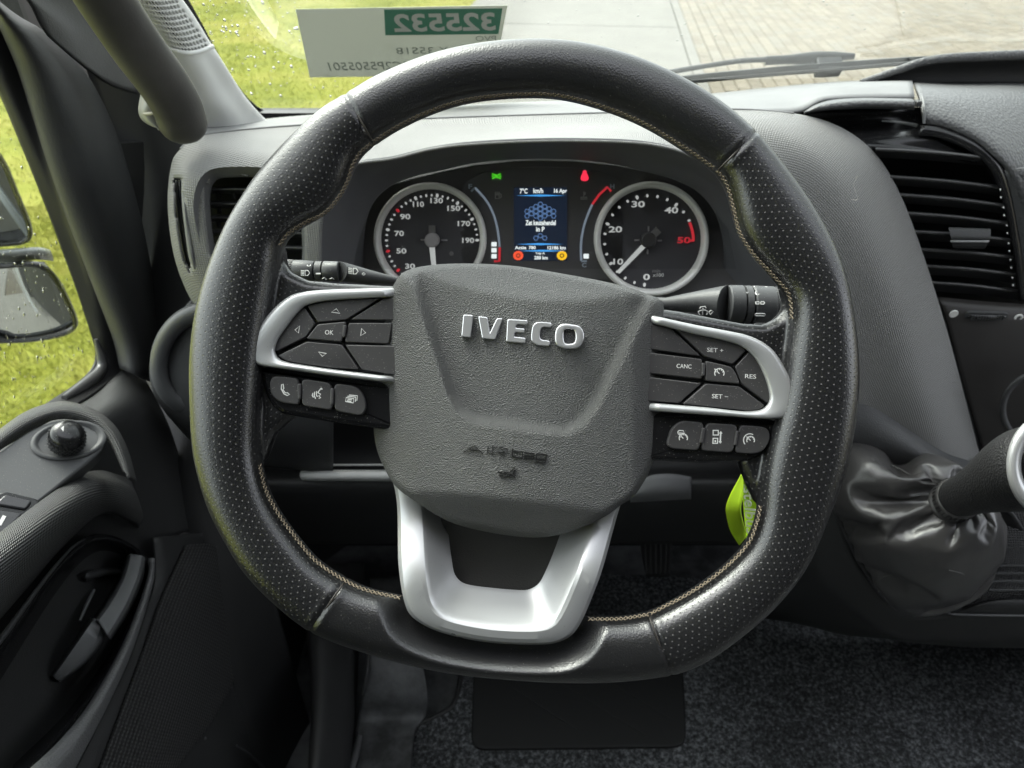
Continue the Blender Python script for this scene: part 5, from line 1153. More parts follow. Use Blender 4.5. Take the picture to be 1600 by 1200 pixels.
# grille: hexagonal net with real holes, lying on the cover
gv = []; gf = []; gv2 = []; gf2 = []
gtl = [PY(*p) for p in ((168, -40, .700), (245, -40, .724))]
def gp(u, v):   # u across 0..1, v along the pillar
    y = -55 + v * 128; 
    xl = 130 + (y + 60) * .72 + 34; xr = 240 + (y + 60) * .72 - 5
    ff = u; bulge = .018 * math.sin(math.pi * min(1, max(0, .1 + .85 * u)))
    Yl = .70 + (y + 60) * .00040; Yr = .735 + (y + 60) * .00049
    yy = y + 18 * (1 - u) * 0 + 10 * math.sin(math.pi * u) * (v)
    return PY(xl + (xr - xl) * ff, yy, Yl + (Yr - Yl) * (.3 + .7 * ff) - bulge - .0075)
nu, nv_ = 13, 17
for j in range(nv_):
    for i in range(nu):
        cu = (i + .5 + (.5 if j % 2 else 0)) / (nu + .5); cvv = (j + .5) / nv_
        ru, rv = .5 / (nu + .5), .5 / nv_ * 1.15
        b0 = len(gv); ctr = gp(cu, cvv)
        for k in range(6): t = R(60 * k + 30); gv.append(gp(cu + ru * 1.1547 * math.cos(t), cvv + rv * 1.1547 * math.sin(t)))
        nrm = (gv[b0 + 1] - gv[b0]).cross(gv[b0 + 2] - gv[b0]).normalized()
        if nrm.dot(CAM - ctr) < 0: nrm = -nrm
        for k in range(6): gv.append(ctr + (gv[b0 + k] - ctr) * .62 - nrm * .0006)
        for k in range(6): gv.append(ctr + (gv[b0 + k] - ctr) * .58 - nrm * .004)
        for k in range(6): gf.append((b0 + k, b0 + (k + 1) % 6, b0 + 6 + (k + 1) % 6, b0 + 6 + k)); gf.append((b0 + 6 + k, b0 + 6 + (k + 1) % 6, b0 + 12 + (k + 1) % 6, b0 + 12 + k))
        c0_ = len(gv2); gv2 += [ctr + (gv[b0 + k] - ctr) * .60 - nrm * .0036 for k in range(6)]; gf2.append(tuple(range(c0_, c0_ + 6)))
gr = mk('speaker_grille', gv, gf, pillar, pt, edge=30); mk('grille_backing', gv2, gf2, holem, gr, smooth=False)
tube('grille_rim', [gp(u, 1.0) + (CAM - gp(u, 1.0)) * .001 for u in (-.25, 0, .25, .5, .75, 1.02)], .0022, pillar, pt, n=20, k=8)

# ------------------------------------------------------------------ grab handle
gh = thing('grab_handle', 'worn charcoal grab handle bolted along the windscreen pillar', 'grab handle', Matrix.Translation(PY(277, 205, .66)))
axis = [(95, -110, .60), (135, -50, .61), (172, 10, .625), (215, 75, .642), (254, 128, .656), (276, 165, .665), (284, 188, .668)]
hl = []
cen_ = spline([PY(*p) for p in axis], 40)
NK = 30; V = []; F = []
vd = [(p - CAM).normalized() for p in cen_]
rows = list(range(40)) + [40, 41, 42, 43, 44, 45]
for i in rows:
    if i < 40: c_ = cen_[i]; sc_ = 1.0
    else:
        a = R((i - 39) * 90 / 6.2); d = (cen_[39] - cen_[36]).normalized(); c_ = cen_[39] + d * (.0205 * math.sin(a)); sc_ = math.cos(a)
    ii_ = min(i, 39); tt = (cen_[min(ii_ + 1, 39)] - cen_[max(ii_ - 1, 0)]).normalized(); s = tt.cross(vd[ii_]).normalized(); u = s.cross(tt).normalized()
    for q in range(NK):
        t = 2 * math.pi * q / NK; e = .85; x = math.copysign(abs(math.cos(t)) ** e, math.cos(t)); z = math.copysign(abs(math.sin(t)) ** e, math.sin(t))
        V.append(c_ + s * (x * .0205 * sc_) + u * (z * .017 * sc_))
for i in range(len(rows) - 1):
    for q in range(NK): F.append((i * NK + q, i * NK + (q + 1) % NK, (i + 1) * NK + (q + 1) % NK, (i + 1) * NK + q))
F.append(tuple(range((len(rows) - 1) * NK, len(rows) * NK)))
if (Vector(V[F[0][0]]) - cen_[0]).dot((V[F[0][1]] - V[F[0][0]]).cross(V[F[0][2]] - V[F[0][0]])) < 0: F = [tuple(reversed(f)) for f in F]
mk('grip', V, F, handlem, gh)
sidev = [(cen_[min(i + 1, 39)] - cen_[max(i - 1, 0)]).normalized().cross(vd[i]).normalized() for i in range(40)]
sgx = 1 if sidev[20].x > 0 else -1
for off, m, r in ((.0105, black, .0008),):
    tube('mould_line', [cen_[i] + sidev[i] * (sgx * off) - vd[i] * .0158 for i in range(0, 40, 3)], r, m, gh, n=40, k=6)
loft('mounting_lug', [[PY(*p) for p in r] for r in ([(222, 130, .675), (219, 150, .672), (216, 172, .668), (222, 188, .668), (238, 198, .668)], [(238, 140, .664), (232, 158, .661), (228, 174, .66), (232, 188, .66), (245, 200, .66)], [(262, 160, .665), (256, 170, .665), (252, 180, .665), (255, 192, .665), (262, 205, .666)])], 20, greyplastic, gh, cross=12, solid=.003)
tube('lug_bead', [PY(224, 178, .660), PY(238, 177, .657), PY(254, 171, .658)], [.0010, .0016, .0008], brass, gh, n=10, k=6)

# ------------------------------------------------------------------ driver's door
door = thing('driver_door', 'dark driver door with wet window, armrest and inner pull handle', 'door', Matrix.Translation((-.42, .4, .1)))
XG = -.46
DF = Frame((XG, .5, .6), (0, 1, 0), (0, 0, 1))          # window plane seen from inside: u forward, v up, n = inward (+X)
gl = [(-1.0, -.05), (.29, -.05), (.29, .95), (-1.0, .95)]
mk('window_glass', [DF.W((x, y, z)) for z in (0, -.004) for x, y in gl], [(0, 1, 2, 3), (7, 6, 5, 4)], glass, door, smooth=False)
dr = drops('raindrops', DF, 300, [(0, 180, 150, 560), (0, 540, 140, 690), (0, 380, 130, 560)], .0005, .0017, door, w=-.005); 
dr.parent = door; dr.matrix_parent_inverse = WM[door.name].inverted() @ DF.m; 
E_ = [(-60, 30, -.452), (-30, 92, -.452), (0, 150, -.452), (22, 202, -.452), (55, 283, -.452), (92, 378, -.452), (121, 459, -.452), (141, 520, -.452), (149, 552, -.452), (143, 575, -.452), (120, 598, -.452), (80, 625, -.452), (40, 650, -.452), (0, 676, -.452), (-60, 715, -.452)]
E2 = [(-40, 22, -.440), (-12, 80, -.440), (14, 140, -.440), (36, 192, -.440), (70, 275, -.440), (108, 370, -.440), (138, 455, -.440), (158, 518, -.440), (170, 555, -.440), (166, 582, -.440), (138, 606, -.440), (92, 634, -.440), (48, 660, -.440), (0, 690, -.440), (-60, 728, -.440)]
S_ = [(-48, -80, -.432), (-20, -10, -.432), (6, 50, -.432), (30, 108, -.432), (55, 187, -.432), (80, 265, -.432), (115, 362, -.432), (148, 447, -.432), (180, 530, -.432), (190, 575, -.432), (150, 612, -.432), (100, 642, -.432), (50, 670, -.432), (0, 700, -.432), (-60, 738, -.432)]
loft('window_frame', [[PX(x, y, X) for x, y, X in r] for r in (E_, E2, [(x - 2, y, X - .001) for x, y, X in S_], S_)], 90, rubber, door, cross=14, solid=.004)
tube('corner_seal', [PX(x, y, -.444) for x, y in ((150, 530), (158, 556), (160, 572), (150, 588), (128, 604), (100, 622))], [.002, .0055, .0065, .005, .003], mat('seal_grey', (.10, .10, .10), .3), door, n=24, k=10)
S1 = S_[:10]
T1 = [(-60, -100), (-20, -20), (27, 24), (53, 37), (75, 55), (107, 83), (145, 130), (185, 215), (218, 330), (240, 440), (252, 540), (246, 600)]
bulge = []
Sx = spline([Vector((x - 5, y, X)) for x, y, X in S1], 30); Tx = spline([Vector((x, y, 0)) for x, y in T1], 30)
for f, X in ((0, -.445), (.05, -.424), (.25, -.408), (.5, -.398), (.75, -.400), (1.0, -.422)):
    bulge.append([PX(a.x + (b.x - a.x) * f, a.y + (b.y - a.y) * f, X) for a, b in zip(Sx, Tx)])
loft('mirror_sail_panel', bulge, 60, darker, door, cross=26, solid=.003)
loft('upper_frame_trim', [[PY(*p) for p in r] for r in ([(-80, -120, .60), (0, -40, .66), (45, 0, .69), (66, 40, .70), (78, 58, .705)], [(-40, -140, .66), (40, -60, .70), (85, 0, .73), (130, 60, .745), (170, 130, .75)], [(0, -160, .72), (90, -70, .75), (140, 0, .77), (190, 70, .785), (235, 150, .79)])], 30, darker, door, cross=12)
# hinge pillar behind the gap between door and dash
hp = thing('hinge_pillar', 'black lower pillar panel between the door and the dashboard', 'pillar panel', Matrix.Translation((-.36, .75, .3)))
loft('pillar_panel', [[PX(*p) for p in r] for r in ([(60, -60, -.45), (150, 150, -.45), (200, 350, -.45), (215, 600, -.45), (250, 900, -.42), (330, 1250, -.40)], [(150, -60, -.40), (230, 150, -.40), (260, 350, -.40), (275, 600, -.39), (330, 900, -.36), (420, 1250, -.33)], [(280, -60, -.375), (330, 180, -.36), (340, 350, -.34), (360, 600, -.33), (420, 900, -.31), (520, 1250, -.29)])], 40, black, hp, cross=16)
# armrest block: top plate, padded roll, pocket
def pxl(L_): return [PX(*p) for p in L_]
loft('door_shoulder', [pxl(r) for r in ([(-60, 742, -.430), (0, 704, -.430), (50, 674, -.430), (100, 646, -.430), (150, 616, -.430), (188, 580, -.430), (205, 575, -.430)],
    [(-60, 748, -.418), (0, 708, -.418), (50, 680, -.418), (100, 654, -.418), (152, 626, -.418), (195, 588, -.418), (225, 590, -.418)],
    [(-60, 900, -.40), (0, 800, -.395), (60, 740, -.390), (130, 690, -.388), (185, 650, -.388), (230, 640, -.388), (262, 660, -.388)],
    [(-60, 1150, -.405), (20, 1000, -.40), (120, 880, -.398), (190, 800, -.395), (235, 740, -.392), (265, 720, -.390), (290, 740, -.39)],
    [(-60, 1300, -.40), (60, 1200, -.40), (160, 1050, -.395), (230, 930, -.39), (265, 850, -.385), (300, 830, -.38), (335, 850, -.38)])], 50, darker, door, cross=30)
AF = Frame(PX(100, 690, -.375), PX(160, 668, -.378) - PX(0, 740, -.362), Vector((-.55, .12, .80)).cross(PX(160, 668, -.378) - PX(0, 740, -.362)))
AN = Vector((.45, -.30, .84)).normalized()
AF = Frame(PX(100, 695, -.372), Vector((0, 1, 0)) - AN * AN.y, AN.cross(Vector((0, 1, 0)) - AN * AN.y))
def a2(x, y, w_=0): p = AF.px(x, y, w_); return (p.x, p.y)
top = [(-70, 800), (-40, 735), (0, 705), (40, 677), (75, 660), (105, 656), (135, 664), (158, 680), (164, 694), (150, 712), (110, 745), (60, 785), (0, 830), (-40, 865), (-90, 900)]
arm = prism('armrest_plate', [a2(*p) for p in [tuple(q[:2]) for q in spline([Vector((x, y, 0)) for x, y in top], 60, True)]], -.02, 0, .002, armm, door, False, AF.m)
loft('armrest_edge', [[AF.W((*a2(*p[:2], p[2]), p[2])) for p in r] for r in (
    [(-60, 760, -.004), (-40, 735, -.004), (0, 704, -.004), (40, 676, -.004), (75, 659, -.004), (105, 655, -.004), (136, 663, -.004), (160, 679, -.004), (176, 702, -.004), (192, 738, -.004)],
    [(-60, 748, .004), (-40, 722, .004), (0, 692, .004), (38, 665, .004), (75, 648, .004), (106, 644, .004), (140, 654, .004), (164, 672, .004), (180, 698, .004), (196, 738, .003)],
    [(-60, 735, .003), (-40, 708, .003), (0, 678, .003), (36, 652, .003), (72, 638, .003), (106, 634, .003), (144, 646, .003), (172, 668, .003), (190, 700, .003), (204, 745, .002)],
    [(-60, 725, -.012), (-40, 698, -.012), (0, 670, -.012), (36, 645, -.012), (72, 631, -.012), (106, 627, -.012), (148, 640, -.012), (180, 665, -.012), (200, 702, -.012), (214, 752, -.012)])], 60, armweave, door, cross=16)
# mirror adjuster knob in its round dish
dishc = (107, 689)
dish = []
for r, wz in ((1.05, .0002), (.98, .0018), (.90, .0010), (.66, -.006), (.64, -.0065), (.0, -.0068)):
    dish.append([AF.W((*a2(dishc[0] + 57 * r * math.cos(t), dishc[1] + 29 * r * math.sin(t) - 6 * r * math.cos(t), 0), wz + .0012)) for t in [2 * math.pi * i / 40 for i in range(40)]])
dd = loft('adjuster_dish', dish, 40, armm, door, closed=True, resample=False, solid=0)
cc = Vector((*a2(104, 695), 0)); kz = []
for r, z in ((.0125, -.004), (.0125, -.002), (.0085, -.001), (.0085, .002), (.0128, .004), (.0136, .0065), (.0136, .0150), (.0128, .0165), (.0122, .0205), (.0100, .0232), (.006, .0246), (.0002, .0250)):
    kz.append([AF.W((cc.x + r * math.cos(t), cc.y + r * math.sin(t), z)) for t in [2 * math.pi * i / 32 for i in range(32)]])
kb = loft('adjuster_knob', kz, 32, gloss, door, closed=True, resample=False, solid=0)
KV = []; KF = []
for i in range(26):
    for j in range(4):
        t = 2 * math.pi * (i + .5 * (j % 2)) / 26; z = .0070 + j * .0026; b0 = len(KV); r0 = .0135; s = .0011
        base = [(t - .07, z - s), (t + .07, z - s), (t + .07, z + s), (t - .07, z + s)]
        KV += [AF.W((cc.x + r0 * math.cos(a), cc.y + r0 * math.sin(a), zz_)) for a, zz_ in base] + [AF.W((cc.x + (r0 + .0010) * math.cos(t), cc.y + (r0 + .0010) * math.sin(t), z))]
        KF += [(b0, b0 + 1, b0 + 4), (b0 + 1, b0 + 2, b0 + 4), (b0 + 2, b0 + 3, b0 + 4), (b0 + 3, b0, b0 + 4)]
mk('knurling', KV, KF, rubber, kb, smooth=False)
c = AF.px(137, 690, .0); prism('arrow_mark', [(c.x - .002, c.y - .002), (c.x + .003, c.y), (c.x - .002, c.y + .002)], -.003, -.0015, .0002, white, dd, False, AF.m)
c = Vector((cc.x, cc.y + .003)); prism('arrow_mark', [(c.x - .002, c.y - .001), (c.x + .003, c.y + .001), (c.x, c.y + .002)], .0238, .0252, .0001, white, kb, False, AF.m)
# window switches
def sw2(x, y): return a2(x, y, .001)
bz = prism('switch_bezel', round_poly([sw2(*p) for p in ((-70, 850), (-20, 780), (8, 768), (58, 780), (62, 786), (2, 845), (-50, 905))], .003, 3), -.004, .0016, .0008, gloss, door, False, AF.m)
prism('window_switch', round_poly([sw2(*p) for p in ((8, 775), (50, 785), (40, 798), (-8, 790))], .002, 3), -.004, .0042, .001, mat('switch_grey', (.05, .05, .055), .3), bz, False, AF.m)
prism('window_switch', round_poly([sw2(*p) for p in ((-10, 797), (36, 804), (0, 838), (-50, 850), (-50, 835))], .002, 3), -.004, .0034, .001, MATS['switch_grey'], bz, False, AF.m)
c = AF.px(3, 812, .005); prism('switch_mark', [(c.x - .004, c.y - .0015), (c.x + .004, c.y - .001), (c.x + .004, c.y + .0015), (c.x - .004, c.y + .001)], .0034, .0038, .0001, white, bz, False, AF.m)
# padded roll below the plate
roll = [pxl(r) for r in (
    [(-80, 900, -.355), (-20, 848, -.358), (40, 800, -.362), (90, 764, -.366), (130, 740, -.370), (160, 735, -.374), (186, 742, -.376), (204, 748, -.378)],
    [(-80, 925, -.338), (-20, 868, -.341), (40, 818, -.345), (90, 780, -.350), (132, 756, -.354), (162, 750, -.358), (192, 756, -.362), (212, 768, -.366)],
    [(-80, 960, -.330), (-20, 900, -.333), (40, 848, -.337), (90, 804, -.342), (134, 776, -.347), (164, 768, -.351), (196, 778, -.356), (220, 790, -.362)],
    [(-80, 1005, -.333), (-20, 945, -.336), (40, 888, -.340), (90, 836, -.345), (136, 798, -.350), (166, 786, -.354), (196, 796, -.358), (224, 808, -.364)],
    [(-80, 1040, -.345), (-20, 980, -.348), (40, 915, -.352), (90, 858, -.357), (138, 812, -.361), (166, 798, -.364), (194, 808, -.367), (219, 820, -.370)],
    [(-80, 1050, -.375), (-20, 990, -.378), (40, 922, -.380), (90, 864, -.383), (138, 816, -.386), (166, 802, -.388), (194, 812, -.39), (216, 826, -.392)])]
loft('armrest_roll', roll, 70, armweave, door, cross=30, solid=.003)
# pocket around the pull handle
loft('pocket_shell', [pxl(r) for r in (
    [(-60, 1080, -.372), (0, 1003, -.372), (60, 920, -.372), (110, 862, -.372), (150, 838, -.372), (190, 845, -.372), (225, 868, -.372), (238, 890, -.372), (225, 945, -.372), (180, 1040, -.372), (110, 1140, -.372), (20, 1230, -.372)],
    [(-50, 1090, -.378), (8, 1012, -.378), (66, 930, -.378), (114, 872, -.378), (152, 848, -.378), (188, 854, -.378), (218, 874, -.378), (230, 894, -.378), (216, 944, -.378), (172, 1034, -.378), (104, 1130, -.378), (16, 1220, -.378)],
    [(0, 1110, -.42), (40, 1040, -.42), (86, 960, -.42), (126, 902, -.42), (156, 880, -.42), (182, 884, -.42), (204, 900, -.42), (210, 915, -.42), (196, 950, -.42), (156, 1020, -.42), (100, 1100, -.42), (30, 1170, -.42)],
    [(60, 1120, -.425), (80, 1070, -.425), (108, 1000, -.425), (135, 950, -.425), (154, 920, -.425), (172, 920, -.425), (184, 930, -.425), (186, 938, -.425), (176, 960, -.425), (146, 1010, -.425), (110, 1070, -.425), (70, 1120, -.425)])], 70, gloss, door, cross=24)
tube('pocket_lip', [PX(x, y, -.368) for x, y in ((-60, 1078), (0, 1001), (60, 918), (108, 860), (132, 842))], [.0016, .0022, .0016, .0008], dark, door, n=30, k=8)
hmat = mat('handle_satin', (.17, .175, .18), .38, grain=1500, gstr=.1)
hd = loft('pull_handle', [pxl(r) for r in (
    [(194, 872, -.395), (184, 905, -.395), (160, 945, -.395), (142, 970, -.395)], [(202, 866, -.372), (190, 905, -.370), (168, 945, -.369), (150, 970, -.370)], [(205, 865, -.368), (194, 905, -.366), (172, 945, -.365), (154, 970, -.366)],
    [(222, 868, -.358), (213, 905, -.356), (194, 948, -.355), (168, 992, -.357)], [(226, 871, -.360), (217, 907, -.358), (198, 951, -.357), (171, 995, -.359)], [(230, 876, -.385), (222, 910, -.385), (202, 955, -.385), (174, 1000, -.385)])], 30, hmat, door, solid=.002, edge=30)
pd_ = loft('handle_paddle', [pxl(r) for r in (
    [(140, 965, -.390), (116, 1000, -.392), (92, 1035, -.396), (78, 1056, -.400)], [(148, 966, -.374), (124, 1000, -.376), (99, 1036, -.384), (83, 1058, -.394)], [(158, 972, -.366), (150, 998, -.369), (122, 1034, -.378), (88, 1062, -.391)],
    [(163, 975, -.366), (156, 1001, -.369), (127, 1037, -.378), (92, 1064, -.391)], [(166, 978, -.380), (160, 1005, -.382), (130, 1040, -.388), (94, 1066, -.396)])], 30, hmat, hd, solid=.002, edge=30)
tube('release_link', [PX(147, 922, -.392), PX(136, 944, -.390), PX(125, 970, -.388)], [.0014, .0018, .0012], hmat, door, n=10, k=8)
loft('lock_tab', [pxl(r) for r in ([(136, 890, -.40), (160, 885, -.40), (196, 886, -.40)], [(134, 898, -.388), (160, 893, -.388), (194, 892, -.388)], [(136, 910, -.392), (160, 902, -.392), (192, 898, -.392)])], 14, dark, door, cross=8)
loft('pocket_flange', [pxl(r) for r in ([(232, 872, -.366), (230, 900, -.364), (214, 950, -.362), (184, 1020, -.360), (140, 1098, -.358), (90, 1160, -.356), (30, 1215, -.355)], [(237, 872, -.358), (236, 902, -.356), (221, 954, -.353), (194, 1024, -.350), (152, 1104, -.348), (110, 1170, -.346), (60, 1230, -.345)], [(242, 872, -.362), (241, 904, -.360), (227, 957, -.357), (203, 1028, -.355), (165, 1110, -.353), (130, 1178, -.352), (96, 1245, -.352)])], 40, mat('flange_grain', (.17, .172, .175), .5, grain=600, gstr=-.8, gdist=.0008), door, cross=10)
loft('fabric_panel', [pxl(r) for r in ([(292, 852, -.365), (270, 900, -.364), (250, 948, -.363), (228, 1010, -.362), (206, 1070, -.361), (184, 1130, -.360), (160, 1195, -.360), (140, 1250, -.36)], [(330, 850, -.355), (315, 905, -.354), (305, 960, -.353), (290, 1020, -.352), (270, 1080, -.351), (250, 1140, -.350), (225, 1200, -.350), (200, 1250, -.35)], [(376, 870, -.352), (384, 910, -.352), (388, 960, -.351), (384, 1020, -.350), (362, 1075, -.349), (330, 1130, -.348), (285, 1190, -.348), (245, 1250, -.348)])], 60, fabric, door, cross=30)
loft('door_lower', [pxl(r) for r in ([(242, 840, -.375), (244, 905, -.372), (228, 960, -.369), (204, 1030, -.367), (166, 1112, -.366), (100, 1245, -.365)], [(292, 835, -.370), (272, 905, -.367), (252, 960, -.366), (224, 1030, -.364), (186, 1130, -.363), (140, 1250, -.363)], [(360, 830, -.358), (400, 905, -.354), (400, 960, -.352), (392, 1030, -.351), (330, 1140, -.350), (250, 1250, -.350)], [(420, 830, -.350), (440, 905, -.345), (445, 960, -.342), (450, 1030, -.340), (430, 1140, -.338), (400, 1250, -.338)], [(470, 830, -.34), (500, 905, -.335), (505, 960, -.333), (500, 1030, -.33), (495, 1140, -.33), (480, 1250, -.33)])], 50, darker, door, cross=24)
tube('highlight_line', [PX(392, 880, -.346), PX(391, 930, -.346), PX(389, 975, -.346)], .0006, armm, door, n=8, k=6)  # pale thin tube standing in for a highlight down the lower door
for x, y in ((387, 996), (320, 1154)): prism('screw_cap', [(.0016 * a, .0016 * b) for a, b in disc(12)], 0, .0015, .0005, armm, door, False, Matrix.Translation(PX(x, y, -.343)) @ Matrix.Rotation(R(90), 4, 'Y'))
tube('door_pocket_edge', [PX(370, 1165, -.334), PX(395, 1182, -.330), PX(420, 1212, -.328)], [.0012, .0022, .0026], dark, door, n=12, k=8)

# ------------------------------------------------------------------ exterior mirror
mi = thing('door_mirror', 'black two-glass wing mirror seen through the wet driver window', 'mirror', Matrix.Translation((-.66, .9, .5)))
def mirror(nm, cpx, w_m, h_m, nrm, X, rad, pxo):
    c = PX(*cpx, X); Fm = Frame(c, Vector((0, 0, 1)).cross(Vector(nrm)), Vector((0, 0, 1)))
    P = round_poly([Fm.px(*p)[:2] for p in pxo], .02, 6)
    cx = sum(p[0] for p in P) / len(P); cy = sum(p[1] for p in P) / len(P)
    V = []; F = []; n = len(P)
    for j in range(9):
        f = 1 - j / 8 * .999
        for p in P:
            x = cx + (p[0] - cx) * f; y = cy + (p[1] - cy) * f; V.append(Fm.W((x, y, -((x - cx) ** 2 + (y - cy) ** 2) / (2 * rad))))
    for j in range(8):
        for i in range(n): F.append((j * n + i, j * n + (i + 1) % n, (j + 1) * n + (i + 1) % n, (j + 1) * n + i))
    if (V[F[0][1]] - V[F[0][0]]).cross(V[F[0][2]] - V[F[0][0]]).dot(Fm.n) < 0: F = [tuple(reversed(f)) for f in F]
    mk('mirror_glass', V, F, mirrorm, mi)
    return Fm, P
F1, P1 = mirror('main', (-20, 250), .2, .2, (.36, -.93, .04), -.66, 1.4, ((-200, 60), (0, 245), (22, 300), (43, 350), (46, 372), (30, 379), (-200, 390)))
F2, P2 = mirror('wide', (20, 460), .2, .12, (.235, -.95, .17), -.66, .30, ((-200, 430), (0, 418), (62, 412), (88, 440), (112, 490), (118, 512), (90, 524), (40, 531), (-200, 535)))
for Fm, P in ((F1, P1), (F2, P2)):
    rows = []
    for off, z in ((0.0, -.002), (.001, .003), (-.002, .004), (-.004, .002), (-.0045, -.004), (.004, -.02), (.018, -.05), (.04, -.07)):
        rows.append([Fm.W((q[0], q[1], z)) for q in poly_offset(P, off)])
    loft('mirror_housing', rows, len(P), gloss, mi, closed=True, resample=False, solid=0, flip=False)
loft('mirror_bridge', [[PX(*p) for p in r] for r in ([(-80, 392, -.64), (0, 390, -.64), (60, 386, -.64), (78, 390, -.64)], [(-80, 402, -.635), (0, 400, -.635), (60, 396, -.635), (82, 398, -.635)], [(-80, 412, -.645), (0, 411, -.645), (60, 406, -.645), (84, 408, -.645)])], 16, mat('mirror_band', (.25, .27, .27), .3), mi, cross=8)

# ------------------------------------------------------------------ gear lever, gaiter, console
con = thing('centre_console', 'black lower console carrying the gear lever beside the footwell', 'console', Matrix.Translation((.4, .55, .3)))
loft('console_body', [[PY(*p) for p in r] for r in ([(1180, 700, .66), (1290, 740, .63), (1330, 860, .60), (1390, 945, .585), (1470, 962, .58), (1560, 940, .58), (1720, 940, .58)], [(1170, 760, .67), (1262, 800, .635), (1300, 880, .605), (1380, 965, .585), (1470, 980, .58), (1560, 962, .578), (1720, 960, .578)],
    [(1160, 820, .68), (1240, 850, .64), (1290, 920, .61), (1380, 990, .59), (1470, 1003, .585), (1560, 1005, .585), (1720, 1005, .585)], [(1150, 900, .72), (1220, 940, .68), (1300, 985, .66), (1400, 1000, .66), (1500, 1010, .66), (1600, 1012, .66), (1720, 1012, .66)], [(1140, 960, .78), (1220, 970, .76), (1300, 985, .75), (1400, 990, .75), (1500, 995, .75), (1600, 998, .75), (1720, 998, .75)])], 60, black, con, cross=30)
loft('console_shelf', [[PY(*p) for p in r] for r in ([(1530, 800, .66), (1600, 800, .66), (1720, 800, .66)], [(1545, 850, .64), (1600, 850, .64), (1720, 850, .64)], [(1535, 905, .60), (1600, 905, .60), (1720, 905, .60)], [(1525, 925, .585), (1600, 925, .585), (1720, 925, .585)], [(1500, 960, .583), (1600, 960, .583), (1720, 960, .583)])], 30, mat('shelf_rubber', (.016, .016, .017), .5, gstr=.8, gdist=.001, pattern=weave(.006), grain=500), con, cross=24)
for y, Y in ((884, .612), (896, .602), (908, .592), (922, .584)): tube('shelf_rib', [PY(1545, y, Y), PY(1620, y, Y), PY(1720, y, Y)], .0012, dark, con, n=8, k=6)
tube('shelf_edge', [PY(1476, 956, .579), PY(1490, 960, .577), PY(1600, 962, .577), PY(1720, 962, .577)], .0014, armm, con, n=20, k=8)
gl_ = thing('gear_lever', 'gear lever with black knob, silver trim and creased leather gaiter', 'gear lever', Matrix.Translation(PY(1440, 880, .58)))
base = [(1302, 690, .655), (1350, 692, .652), (1400, 708, .645), (1440, 712, .64), (1480, 735, .635), (1530, 770, .62), (1562, 812, .60), (1556, 870, .585), (1535, 918, .575), (1490, 940, .570), (1440, 946, .570), (1390, 930, .575), (1352, 890, .583), (1325, 840, .595), (1302, 790, .61), (1288, 740, .635)]
colr_ = (1488, 784, .555); NB_ = 110; bs = spline([PY(*p) for p in base], NB_, True)
axis_d = (PY(1600, 715, .47) - PY(*colr_)).normalized(); cC = PY(*colr_); s1 = axis_d.cross(FW).normalized(); u1 = s1.cross(axis_d)
cr = []
for i in range(NB_):
    px_ = pix(bs[i]); a = math.atan2(-(px_[1] - 820), px_[0] - 1425); d = RT * math.cos(a) + UP * math.sin(a); d = (d - axis_d * d.dot(axis_d)).normalized(); cr.append(cC + d * .0185)
V = []; F = []; NRr = 34
bc = sum(bs, Vector()) / NB_; outn = (CAM - bc).normalized()
for j in range(NRr):
    f = j / (NRr - 1)
    for i in range(NB_):
        p = bs[i].lerp(cr[i], f); an = i * 2 * math.pi / NB_
        bul = math.sin(math.pi * f) * .022
        env = math.sin(math.pi * f)
        V.append(p + outn * (bul + env * (.0030 * math.sin(an * 5 + 1.3 + f * 2) + .0022 * math.sin(an * 9 + f * 7) + random.uniform(-.0004, .0004))))
for j in range(NRr - 1):
    for i in range(NB_): F.append((j * NB_ + i, j * NB_ + (i + 1) % NB_, (j + 1) * NB_ + (i + 1) % NB_, (j + 1) * NB_ + i))
nn = (V[F[400][1]] - V[F[400][0]]).cross(V[F[400][2]] - V[F[400][0]])
if nn.dot(CAM - V[F[400][0]]) < 0: F = [tuple(reversed(f)) for f in F]
# the leather is larger than the gap it spans, so it buckles into folds: a short cloth run shapes it
me = bpy.data.meshes.new('gaiter_raw'); me.from_pydata([tuple(v * 10) for v in V], [], F); co_ = bpy.data.objects.new('gaiter_raw', me); col.objects.link(co_)
vg = co_.vertex_groups.new(name='pin'); vg.add(list(range(NB_)) + list(range((NRr - 1) * NB_, NRr * NB_)), 1.0, 'REPLACE')
cm = co_.modifiers.new('cloth', 'CLOTH'); cs_ = cm.settings; cs_.vertex_group_mass = 'pin'; cs_.quality = 5; cs_.mass = .3
cs_.tension_stiffness = 25; cs_.compression_stiffness = 25; cs_.shear_stiffness = 12; cs_.bending_stiffness = 2.6; cs_.shrink_min = -.24; cs_.air_damping = 3
cs_.tension_damping = 8; cs_.compression_damping = 8; cs_.shear_damping = 8
cs_.effector_weights.gravity = .25; cm.collision_settings.use_collision = False; cm.collision_settings.use_self_collision = False
cs_.use_pressure = True; cs_.uniform_pressure_force = .6
cm.point_cache.frame_start = 1; cm.point_cache.frame_end = 60
for fr_ in range(1, 36): S.frame_set(fr_)
dg = bpy.context.evaluated_depsgraph_get(); ev = co_.evaluated_get(dg); V = [Vector(v.co) / 10 for v in ev.data.vertices]
S.frame_set(1); bpy.data.objects.remove(co_)
gt = mk('gaiter', V, F, boot, gl_); md = gt.modifiers.new('smooth', 'SUBSURF'); md.levels = 1; md.render_levels = 1
def on_gaiter(x, y):
    best = None; bd = 1e9
    for v in V[::3]:
        q = pix(v); d = (q[0] - x) ** 2 + (q[1] - y) ** 2
        if d < bd: bd = d; best = v
    return best + (CAM - best).normalized() * .0006
